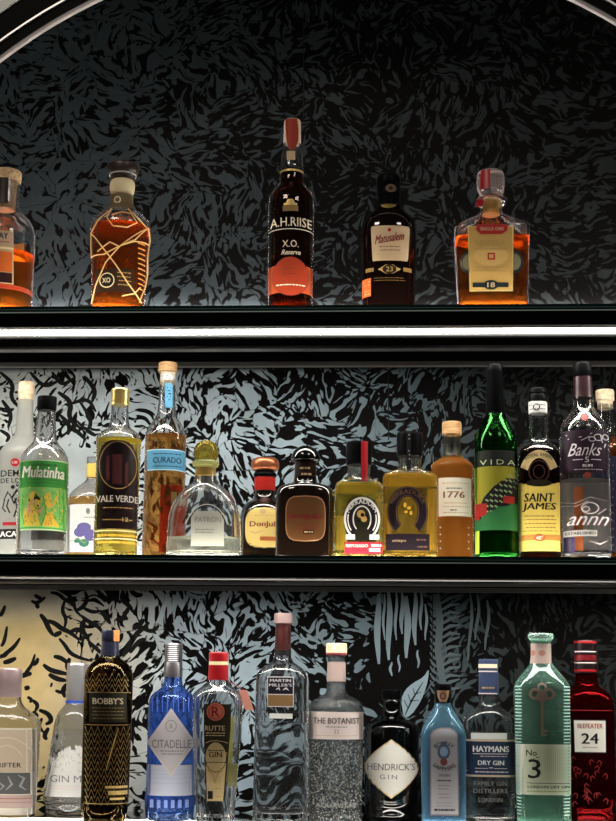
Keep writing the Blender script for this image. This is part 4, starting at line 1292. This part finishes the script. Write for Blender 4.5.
# ------------------------------------------------------------------ bottom shelf
def bottom_row():
    PINKW = mat('blush_white_paper', (.78, .66, .62), .5)
    # cream label at left edge
    b = Bottle('gin_bottle', 'clear gin bottle with mauve capsule and wide champagne label at the lower left frame edge', G3, 7.5, 745, .16, HB)
    pr = [(696, 10.6), (702, 11.5), (707, 15), (712, 22), (718, 29), (724, 31), (730, 31.2), (815, 30)]
    b.body(pr, GLASS, n=3, dr=.7, bottom=.010)
    b.liquid(716, WATER)
    b.solid('capsule', [(668, 10, 's'), (669, 11.3), (683, 11.3, 's'), (684, 10.9, 's'), (697, 11.8, 's')], mat('mauve_capsule', (.42, .30, .30), .3, .5))
    ch = mat('champagne_paper', (.56, .46, .34), .5)
    b.label('front_label', [(rect(-23, 728, 36.5, 815), mat('ivory_edge', (.75, .70, .60), .5)), (rect(-23, 729.5, 35.5, 772), ch), (text('DRIFTER', 6.5, 765, 29, 4.6, .015), BLKP),
                            (rect(-23, 772.5, 30, 794), mat('graphite_print', (.10, .10, .10), .3)), (rect(-23, 795, 32, 808), mat('rosy_paper', (.48, .36, .32), .5)), (many(rect(-20, 798, 31, 799), rect(-20, 802, 31, 802.6)), mat('dusty_red_print', (.35, .15, .12), .5)),
                            (many(path([(8, 776), (12, 784), (6, 790)], 2.4, True), path([(18, 775), (24, 778), (20, 786), (26, 790)], 2.4, True), path([(-4, 780), (4, 786), (-2, 792)], 2, True)), mat('silver_grey_print', (.34, .36, .36), .5)),
                            (many(arcband(7, 775, 32, 38, .9, 30, 150), arcband(7, 775, 20, 30, .7, 40, 140)), mat('pale_champagne', (.72, .62, .48), .4))])

    # silver long capsule with white floral label
    b = Bottle('gin_bottle', 'pale clear gin bottle flaring downward, with tall silver cap and white botanical label', G3, 75, 745, .215, HB)
    pr = [(700, 9.6), (704, 10.6), (708, 14), (713, 18), (722, 21), (736, 22.6), (796, 29.5), (799, 29.5), (802, 27), (814, 26)]
    b.body(pr, clear('cool_clear_glass', (.94, .96, 1.0), .05, sheen=.35), bottom=.009, it=1)
    b.liquid(730, clear('clear_spirit', (1, 1, 1)))
    b.solid('cap', [(663, 10, 's'), (664, 10.8), (701, 10.6, 's')], SILVER)
    b.solid('blue_collar', [(700.5, 10.9, 's'), (703, 11.2, 's')], mat('cobalt_ring', (.04, .10, .50), .25))
    rs = [(750, 66, 80), (757, 58, 92), (764, 52, 99), (775, 49.5, 101), (797, 45.5, 104)]
    sprigs = []
    rnd = random.Random(3)
    for k in range(40):
        x, y = rnd.uniform(54, 84), rnd.uniform(742, 772)
        if y > 748 + abs(x - 73) * .6:
            a = rnd.uniform(0, 3.1)
            sprigs.append(path([(x, y), (x + 3 * math.cos(a), y - 3 * math.sin(a))], 1.2, True))
    leafs = []
    for k in range(26):
        x = rnd.uniform(50, 98)
        y = 749 + abs(x - 75) * .55
        a = rnd.uniform(.6, 2.5)
        leafs.append(path([(x, y + 2), (x + 2.5 * math.cos(a), y - 1 - 3 * math.sin(a)), (x + 4.5 * math.cos(a), y - 6 * math.sin(a))], 2.4, True))
    b.label('front_label', [(many(rows(rs), *leafs), WHITE), (many(*sprigs), mat('rose_grey_print', (.42, .33, .36), .5)), (text('GIN MARE', 76, 779, 51, 7, .0), GREYP),
                            (smallprint(50, 99, [786, 788.5], .6), PINKW)])

    # dark zigzag-patterned
    b = Bottle('gin_bottle', 'dark olive bottle covered in gold zigzag pattern with navy cap', G3, 107, 735, .088, HB)
    pr = [(654, 9), (658, 10), (661, 15), (666, 20.5), (673, 23.4), (682, 24), (800, 23.6), (812, 23), (818, 21)]
    b.body(pr, clear('dark_olive_glass', (.50, .42, .27), .06, tcol=(.3, .27, .1), milk=.0), bottom=.010)
    b.liquid(690, clear('olive_shaded_spirit', (.9, .85, .6), .4, 1.33))
    b.solid('cap', [(630, 8.4, 's'), (631, 8.8), (641, 8.8, 's'), (641.6, 8.4, 's'), (654, 9.2), (657, 9.6, 's')], mat('navy_cap', (.02, .022, .045), .3, .3))
    b.label('cap_tag', [(rect(113.5, 630, 119, 641, 3), mat('orange_tag', (.55, .22, .06), .5))], prof=b.levels([(629, 9), (645, 9)], False), lift=.001)
    zz = []
    gz = mat('old_gold_print', (.30, .23, .10), .4, .3)
    def zig(y, amp, x0, x1, st, w=1.0):
        pts, x, k = [], x0, 0
        while x <= x1:
            pts.append((x, y + (amp if k % 2 else -amp)))
            x += st
            k += 1
        return path(pts, w)
    for k in range(3):
        zz.append(zig(677 + k * 5.6, 3.6, 86.5, 131, 3.2, .8))
    for k in range(11):
        zz.append(zig(731 + k * 7, 4.4, 85, 130, 3.2, .8))
    for y in (692, 724.5, 803.5):
        zz.append(rect(85, y, 130.5, y + .8))
    b.label('zigzag_print', [(many(*zz), gz), (rect(89.5, 693, 126.5, 722.5), mat('olive_black_label', (.03, .028, .012), .35)), (arcband(108, 708, 18.5, 15, .01), gz),
                             (text("BOBBY'S", 108, 701, 30, 6.4, .03), mat('sand_print', (.66, .56, .38), .45)), (smallprint(92, 124, [707.5, 711, 714.5, 718], .9), gz),
                             (many(rect(105, 786, 127, 788.5), rect(108, 791, 127, 795), rect(110, 798, 124, 800)), GOLDP),
                             (path([(106, 770), (113, 745), (118, 728)], 1, True), GOLDP)])

    # blue with diamond label
    b = Bottle('gin_bottle', 'cobalt-blue gin bottle with ribbed grey cap and white diamond label', G3, 171.5, 735, .15, HB)
    pr = [(676, 8.4), (680, 9), (686, 10), (690, 14), (694, 20), (700, 23.2), (708, 23.8), (792, 23.6), (796, 24.6), (808, 24.8), (815, 23.5)]
    b.body(pr, clear('cobalt_glass', (.60, .74, 1.0), .06, tcol=(.55, .70, 1.0), milk=.05, mcol=(.25, .42, 1)), bottom=.012, t=.003)
    b.liquid(702, clear('blue_shaded_spirit', (.84, .92, 1), .08, 1.33, milk=.10, mcol=(.4, .6, 1)))
    rb = [(643, 8.2, 's'), (644, 8.8, 's')]
    for k in range(9):
        rb += [(645 + k * 2, 9.1), (646 + k * 2, 8.6)]
    rb += [(663, 9), (677, 9.3, 's')]
    b.solid('cap', rb, mat('pewter_cap', (.17, .16, .165), .35, .8), it=0)
    ribs = [rect(x, 697, x + 1, 712, 1, 3) for x in (152, 157, 162, 167, 173, 178, 183, 188)]
    b.label('shoulder_ribs', [(many(*ribs), mat('blue_relief', (.10, .20, .75), .2))])
    b.label('band_label', [(rows([(765, 148, 195), (796, 147.6, 195)]), mat('cool_white_paper', (.62, .66, .80), .5)), (smallprint(150, 192, [770, 774, 778, 783], .5), mat('lavender_print', (.45, .50, .68), .5))])
    b.label('front_label', [(rows([(708.5, 170.8, 171.6), (741, 148.2, 194.2), (745, 148.2, 194.2), (776.5, 170.6, 171.4)], 16), mat('rosy_white_paper', (.72, .66, .68), .5)),
                            (rows([(712, 170.8, 171.6), (742, 150.8, 191.8), (744, 150.8, 191.8), (773, 170.6, 171.4)], 16), mat('cool_rosy_paper', (.66, .61, .64), .5)),
                            (text('CITADELLE', 171.4, 744, 38, 8.5, .01), GREYP), (smallprint(160, 183, [750.5, 753.5], 1), GREYP),
                            (arcband(171, 726, 5.5, 6, .6), GREYP), (text('X', 171, 726, 3.4, 5, .03), GREYP)], lift=.0006)
    b.label('base_facets', [(many(*[rect(x, 800, x + 3.5, 808, 2, 2) for x in range(150, 192, 7)]), mat('pale_blue_relief', (.30, .42, .85), .15))])

    # red cap R label
    b = Bottle('gin_bottle', 'clear bottle tapering to its foot with bright red cap, red roundel and old gold label', G3, 217, 735, .088, HB)
    pr = [(679, 9), (684, 10.5), (688, 16), (692, 21.5), (697, 24.4), (705, 25), (730, 24), (790, 20.5), (815, 19)]
    b.body(pr, GLASS, n=2.6, dr=.72, t=.003, bottom=.012)
    b.liquid(763, WATER)
    b.solid('cap', [(652, 9, 's'), (653, 9.8), (661, 9.6, 's'), (661.6, 9.1, 's'), (664.6, 9.2, 's'), (665.2, 9.7, 's'), (680, 10, 's')], mat('bright_red_cap', (.36, .008, .012), .3))
    b.solid('cap_ring', [(661.4, 9.5, 's'), (664.8, 9.6, 's')], mat('pale_gold', (.85, .70, .40), .5))
    og = mat('old_gold_paper', (.50, .38, .20), .5)
    b.label('front_label', [(rows([(704, 204, 231), (728, 204, 230.5), (755, 204.6, 228.5), (801, 206, 224)]), mat('moss_black_label', (.045, .04, .015), .45)),
                            (rows([(752, 206, 227), (801, 207, 223)]), og), (ell(215.8, 757, 10.8, 15.5), mat('moss_black_label', (.045, .04, .015), .45)), (ell(215.8, 757, 10.1, 14.7), og),
                            (ell(215.6, 711.8, 9.6, 9.6), mat('moss_black_label', (.045, .04, .015), .45)), (ell(215.6, 711.8, 9, 9), mat('salmon_red', (.62, .16, .10), .5)), (arcband(215.6, 711.8, 7.4, 7.4, .6), mat('dark_red_print', (.2, .01, .02), .5)),
                            (text('R', 215.8, 711.8, 8, 10, .02), mat('dark_red_print', (.2, .01, .02), .5)), (text('RUTTE', 215, 728.2, 19.5, 5, .02), CREAM), (smallprint(206, 225, [732.5, 735], .9), CREAM),
                            (path([(206, 743), (211, 741), (217, 740.6), (223, 741.5), (228, 743)], .6), CREAM), (smallprint(208, 224, [750], .9), BLKP), (text('GIN', 215.5, 754.5, 13, 5.4, .02), BLKP),
                            (rect(205.5, 762, 226.5, 762.7), BLKP), (many(path([(215, 783), (213, 775), (209, 770)], 1), path([(215, 783), (217, 775), (221, 770)], 1), ell(209, 770, 1.4, 2), ell(221, 770, 1.4, 2)), mat('khaki_print', (.35, .25, .06), .5)),
                            (rect(208, 791, 213, 799, 2), BLKP), (smallprint(215, 222, [788, 796], 1), mat('khaki_print', (.35, .25, .06), .5))])
    b.label('back_label_or_glow_sheet', [(rows([(716, 224, 238), (775, 224, 236), (787, 229, 230)]), mat('lemon_paper', (.75, .70, .22), .5))], back=True, lift=-.006)
    hg = P(247, 700, .10)
    bx = []
    v, f = box_data(-.007, .007, -.0006, .0006, -.0165, .0165)
    o = link('hang_tag', [(x + hg.x - b.X + z * -.35, y, z + hg.z - HB) for x, y, z in v], f, mat('coral_cream_tag', (.72, .30, .22), .5), b.root, smooth=False)
    tube_path('tag_cord', [(.017, -.004, b.at(681, 1)[0]), (.028, .002, b.at(684, 1)[0]), (hg.x - b.X + -.004, .0, hg.z - HB + .0165)], .0006, REDP, b.root)

    # tall square with dark label
    b = Bottle('gin_bottle', 'tallest clear square gin bottle in the bottom row with small dark-and-gold label', G3, 281.8, 730, .14, HB)
    q5 = (6, .85)
    pr = [(622, 7.6, '', 2, 1), (656, 8.2, '', 2, 1), (661, 9, '', 2, 1), (665, 15, '', 2.6, 1), (669, 21, '', 4, .9), (674, 25, '', *q5), (682, 25.6, '', *q5), (800, 27, '', *q5), (815, 27, '', *q5)]
    b.body(pr, GLASS, t=.0042, bottom=.016)
    b.liquid(722, WATER)
    b.solid('cap', [(613, 8.4, 's'), (614, 9.2), (623, 9.2, 's'), (624, 8, 's')], mat('dusty_pink_cap', (.22, .15, .14), .45))
    b.solid('neck_cork', [(624, 6.4, 's'), (650, 6.4, 's')], mat('oxblood_stopper', (.08, .012, .01), .4))
    b.label('neck_band', [(rect(275, 650, 292, 655.5), BLKP)])
    b.label('front_label', [(rect(267.3, 676.5, 293.8, 707), mat('rosy_white_paper', (.72, .66, .68), .5)), (rect(268, 677.5, 293, 694), mat('indigo_black_paper', (.018, .015, .03), .45)), (rect(268, 695, 293, 706), mat('ochre_brown_paper', (.22, .13, .05), .5)),
                            (text('MARTIN', 280.5, 680.5, 21, 2.8, .03), lp2()), (text("MILLER'S", 280.5, 685, 23, 3.0, .03), lp2()), (many(path([(276, 689.5), (279, 688), (280, 690.5)], 1.6, True), path([(283, 690), (286, 688), (289, 690.5)], 1.6, True)), lp2()),
                            (rect(269.5, 713.5, 292.5, 718.5), WHITE)])

    # textured bottle
    b = Bottle('gin_bottle', 'clear gin bottle with bubbly embossed glass, cork-topped, pink-white upper label', G3, 336, 735, .145, HB)
    pr = [(654, 8.6), (662, 9), (690, 9.6), (694, 11), (698, 19), (702, 25.5), (707, 27), (715, 27.2), (815, 26.6)]
    b.body(pr, clear('pebbled_glass', (.98, .985, .985), .05, bump=(260, 1.0, 'v')), t=.003, bottom=.010)
    b.liquid(712, WATER)
    b.solid('stopper', [(643, 9.4, 's'), (644, 10.6), (653, 10.4, 's')], CORKPALE)
    b.solid('stopper_band', [(652.8, 10.5, 's'), (654.6, 10.3, 's'), (655, 9.4, 's')], mat('maroon_band', (.30, .04, .05), .4))
    b.label('neck_label', [(rect(326, 662, 347.5, 681.5), mat('blush_foil', (.42, .31, .28), .4))])
    b.label('front_label', [(rows([(712, 308.8, 363), (739.5, 308.8, 363)]), PINKW), (text('THE BOTANIST', 336.5, 720.8, 46, 6, .015), mat('brown_black_print', (.06, .045, .04), .5)),
                            (smallprint(326, 348, [726.5], 1), GREYP), (text('22', 336.5, 731.5, 5, 4, .0), GREYP), (smallprint(316, 358, [735.5], .5), TAN)])
    rnd = random.Random(11)
    emb = []
    for k in range(300):
        x, y = rnd.uniform(311, 361), rnd.uniform(742, 806)
        a = rnd.uniform(0, 6.28)
        emb.append(path([(x, y), (x + 1.4 * math.cos(a), y + 1.4 * math.sin(a))], .8))
    b.label('embossed_script', [(many(*emb), mat('silver_relief', (.42, .42, .40), .2)), (text('AQUAVITAE', 336, 806, 40, 5, .0), mat('silver_relief', (.6, .6, .6), .2))])

    # black apothecary
    b = Bottle('gin_bottle', 'black apothecary-style gin bottle with large cream diamond label', G3, 391.6, 750, .235, HB)
    pr = [(699, 8), (702, 9.4), (706, 8.6), (712, 9.2), (716, 13), (720, 20), (725, 26), (730, 27.4), (740, 27.8), (802, 27.6), (809, 26)]
    b.body(pr, mat('black_glass', (.004, .004, .004), .04, coat=.6), hollow=False)
    b.solid('cap', [(690, 9.6, 's'), (691, 10), (699, 9.6, 's'), (700, 8, 's')], BLACK)
    sil = []
    for k in range(13):
        t = k / 12
        y = 739.5 + 59 * t
        w = 27 * (1 - abs(2 * t - 1) ** 1.7)
        sil.append((y, 391.3 - w - .3, 391.3 + w + .3))
    pw = mat('warm_white_paper', (.78, .74, .66), .5)
    b.label('front_label', [(rows(sil, 20), GOLDP), (rows([(y + (769 - y) * .04, 391.3 + (a - 391.3) * .955, 391.3 + (c - 391.3) * .955) for y, a, c in sil], 20), pw),
                            (text("HENDRICK'S", 391.3, 767, 47, 7, .012), mat('warm_grey_print', (.16, .14, .13), .5)), (text('GIN', 388.5, 777, 17, 4.6, .0, spacing=1.4), mat('warm_grey_print', (.16, .14, .13), .5))])

    # light-blue square
    b = Bottle('gin_bottle', 'sky-blue square-shouldered gin bottle with tall grey arched label', G3, 443.3, 755, .088, HB)
    pr = [(702, 8, '', 2, 1), (706, 8.6, '', 2, 1), (712, 12, '', 2.2, 1), (722, 18.5, '', 3, .95), (731, 22, '', 5, .9), (737, 22.5, '', 6, .9), (820, 22, '', 6, .9)]
    b.body(pr, clear('sapphire_tint_glass', (.76, .93, .99), .05, tcol=(.70, .88, .97), milk=.12, mcol=(.45, .80, 1)), t=.003, bottom=.010)
    b.liquid(728, clear('blue_shaded_spirit', (.8, .9, 1)))
    b.solid('cap', [(684, 8, 's'), (685, 8.6), (690, 8.6, 's'), (690.5, 8, 's'), (703, 8.2, 's')], BLACK)
    b.label('cap_seal', [(rows([(690.5, 437, 449), (697, 438, 448), (702, 440, 446)]), mat('copper_seal', (.50, .28, .18), .35, .5)), (arcband(443, 696, 3, 3.4, .8), BLKP)], prof=b.levels([(688, 8.6), (704, 8.6)], False), lift=.0008)
    gp2 = mat('steel_grey_paper', (.44, .44, .48), .45)
    b.label('front_label', [(rows([(727.5, 441, 448), (728.6, 437, 452), (731, 432.5, 456), (735, 430, 458.2), (815.5, 430.4, 459)]), mat('mauve_rim_print', (.30, .24, .26), .5)),
                            (rows([(729, 440, 449), (731.5, 434.5, 454.5), (735.5, 431.2, 457), (814, 431.6, 457.8)]), gp2),
                            (text('BOMBAY', 444, 756, 20, 4.8, .012, arc=12.5), BLKP), (text('SAPPHIRE', 444.4, 755.5, 24, 4.4, .012, arc=-13.5), BLKP),
                            (many(ell(443.8, 752, 6.4, 7.5), ell(443.8, 744.5, 2.4, 3)), mat('slate_blue_print', (.10, .14, .22), .4)), (ell(443.8, 751.5, 4, 5), mat('light_blue_print', (.30, .44, .66), .4)),
                            (ell(443.8, 762, 3.6, 3.6), mat('plum_print', (.20, .06, .06), .4)), (text('Distilled', 444.5, 775, 12, 3, .0, .4), BLKP), (smallprint(437, 452, [780], 1.1), BLKP), (smallprint(438, 450, [785, 788.5, 793.5, 797], .9), GREYP),
                            (smallprint(436, 453, [802.5, 805.5], .6), GREYP), (smallprint(434, 455, [809], 1.8), BLKP)])

    # navy label
    b = Bottle('gin_bottle', 'clear gin bottle with navy-blue capsule and navy label with white capitals', G3, 489.3, 740, .15, HB)
    q4 = (4, .72)
    pr = [(693, 9.4, '', 2, 1), (704, 10, '', 2, 1), (708, 13, '', 2, 1), (713, 21, '', 2.8, .85), (719, 25.6, '', *q4), (726, 26, '', *q4), (815, 24.6, '', *q4)]
    b.body(pr, GLASS, t=.0035, bottom=.012)
    b.liquid(732, WATER)
    nvy = mat('navy_capsule', (.03, .045, .10), .45)
    b.solid('capsule', [(659, 9, 's'), (660, 9.8), (671, 9.6, 's'), (694.5, 10, 's')], nvy)
    b.label('capsule_rings', [(rect(477.5, 664, 497, 668), mat('champagne_ring', (.80, .68, .48), .4)), (rect(477.5, 670.8, 497, 672), PINKW), (smallprint(482, 494, [687], 1.6), mat('dull_gold', (.42, .26, .10), .5)), (rect(477.5, 693, 497, 694), PINKW)],
            prof=b.levels([(658, 9.9), (696, 10)], False), lift=.0004)
    nl = mat('navy_paper', (.022, .036, .076), .45)
    b.label('front_label', [(rect(464.5, 739.5, 514.6, 777), mat('champagne_rule', (.62, .46, .32), .4)), (rect(464.5, 741.5, 514.6, 775), nl), (text('HAYMANS', 491, 749, 36, 6, .035), WHITE),
                            (many(rect(473, 753.6, 508, 754.2), rect(475, 768.2, 507, 768.7)), PINKW), (smallprint(480, 507, [756], .6), PINKW), (text('DRY GIN', 491, 762.8, 26, 4.6, .035), WHITE),
                            (smallprint(475, 508, [771.5], 1), PINKW), (rect(488, 766, 494, 769.5, 2), nl), (smallprint(489, 493, [767.4], .9), PINKW)])
    b.label('shoulder_panel', [(many(rows([(733, 471, 507), (739.3, 471, 507)])), mat('milky_band', (.70, .70, .66), .4))])
    em = mat('grey_relief', (.22, .22, .21), .25)
    b.label('embossed_script', [(text('FAMILY GIN', 490.5, 783.5, 33, 4.4, .0), em), (text('DISTILLERS', 490.5, 791, 34, 4.4, .0), em), (text('LONDON', 490.5, 800, 24, 4, .0), em)])

    # green ribbed with key
    b = Bottle('gin_bottle', 'aqua-green ribbed gin bottle with metal key on its chest and number 3 label', G3, 542.6, 735, .088, HB)
    pr = [(640, 10.4), (644, 9.8), (662, 10.4), (666, 12.5), (672, 18), (680, 25), (686, 28), (694, 28.2), (820, 27)]
    b.body(pr, clear('aqua_glass', (.86, .98, .93), .05, tcol=(.78, .95, .87), milk=.08, mcol=(.55, .95, .78)), n=2.6, dr=.85, t=.003, bottom=.012)
    b.liquid(731, clear('aqua_shaded_spirit', (.90, .99, .95), .08, 1.33, milk=.05, mcol=(.4, .95, .7)))
    b.solid('glass_lip', [(633, 11, 's'), (634, 12.8), (638, 13), (640.5, 10.5, 's')], clear('aqua_lip', (.80, 1, .92), .3, milk=.25, mcol=(.75, .95, .85)))
    b.label('neck_label', [(rect(529.5, 643.5, 551, 663.5), mat('faded_rose_paper', (.40, .30, .26), .5)), (many(ell(533, 653, 2.6, 3), ell(542, 653, 3.4, 3)), mat('dusty_red_print', (.35, .15, .12), .5))])
    ribs = []
    for k in range(40):
        y = 686 + k * 3.3
        if y > 818:
            break
        ribs += [rect(515.4, y, 521.6, y + 1.2, 3, 1), rect(563.6, y, 569.8, y + 1.2, 3, 1)]
    b.label('side_ribs', [(many(*ribs), mat('pale_aqua_relief', (.50, .75, .66), .15))])
    kc = mat('bronze_key', (.40, .30, .24), .4, .6)
    b.label('key', [(many(arcband(535, 694, 6, 6, 3), arcband(549, 694, 6, 6, 3), arcband(542, 687.5, 5, 5, 2.4), ell(542, 697, 6, 5), rows([(700, 540.3, 544), (736, 540.6, 544)]), rect(544, 730, 547.5, 732.5, 1, 1), rect(544, 734, 547, 736, 1, 1)), kc)], lift=.0016)
    sage = mat('sage_cream_paper', (.52, .58, .42), .5)
    ink = mat('forest_black_print', (.02, .035, .03), .5)
    b.label('front_label', [(rect(516.2, 744.5, 570.6, 795), mat('ivory_edge', (.75, .70, .60), .5)), (rect(524.5, 745, 570.4, 794.5), sage), (text('No', 531.6, 753, 10.5, 6, .01), ink), (rect(536, 757.3, 539, 758), ink),
                            (text('3', 534.6, 769, 12.5, 19.5, .03), ink), (rect(527, 783, 569.5, 783.6), ink), (text('LONDON DRY GIN', 548.5, 787, 41, 2.8, .03), ink), (smallprint(527, 568, [791], 1), mat('sage_print', (.35, .5, .3), .5)),
                            (many(*[rect(x, 749, x + .5, 780, 1, 1) for x in range(545, 569, 2)]), mat('faded_sage_line', (.40, .46, .34), .5))])

    # red bottle 24
    b = Bottle('gin_bottle', 'deep red gin bottle with number 24 on white label, right end of the bottom row', G3, 588, 735, .175, HB)
    q6 = (4, .8)
    pr = [(672, 10.6, '', 2, 1), (683, 10.8, '', 2, 1), (687, 13, '', 2, 1), (693, 21, '', 3, .9), (699, 25, '', *q6), (706, 25.8, '', *q6), (806, 25, '', *q6), (813, 24, '', *q6)]
    b.body(pr, clear('ruby_glass', (.72, .05, .06), .06, tcol=(.7, .04, .05), milk=.015, mcol=(.8, .02, .03)), t=.003, bottom=.012)
    b.liquid(706, clear('ruby_shaded_spirit', (.8, .4, .4), .4, 1.33))
    cp = mat('black_red_cap', (.02, .006, .008), .3)
    b.solid('cap', [(640, 11, 's'), (641, 11.6), (652, 11.4, 's'), (673, 11.8, 's')], cp)
    b.label('cap_rings', [(rect(572, 641, 596, 643), RED), (rect(572, 651, 596, 652), PINKW), (rect(572, 655, 596, 660.5), mat('crimson_ring', (.15, .005, .008), .35)), (rect(572, 662.4, 596, 663.2), PINKW), (rect(572, 669.5, 596, 671.5), RED)],
            prof=b.levels([(639, 11.7), (674, 11.8)], False))
    b.label('shoulder_line', [(rect(566, 710, 612, 710.8), mat('rose_relief', (.24, .02, .025), .3))])
    b.label('front_label', [(rows([(719.5, 573, 606.3), (753, 574, 606.6)]), mat('charcoal_rim', (.03, .025, .025), .45)), (rows([(720.6, 574, 605.3), (752, 575, 605.6)]), mat('warm_white_paper', (.78, .74, .66), .5)),
                            (text('BEEFEATER', 590, 726, 25, 4.6, .03), REDP), (text('24', 590, 738.5, 17, 10.5, .045), BLKP), (smallprint(582, 599, [747], .8), GREYP)], lift=.0006)
    rnd = random.Random(5)
    sw = []
    for k in range(26):
        x, y = rnd.uniform(572, 604), rnd.uniform(760, 806)
        s = rnd.choice((-1, 1))
        sw.append(path([(x, y), (x + 3 * s, y - 3), (x + 5 * s, y - 1), (x + 4 * s, y + 3)], 1, True))
    b.label('embossed_leaves', [(many(*sw), mat('rose_relief', (.24, .02, .025), .3))])


def lp2():
    return mat('lilac_white_print', (.72, .66, .68), .5)


bottom_row()
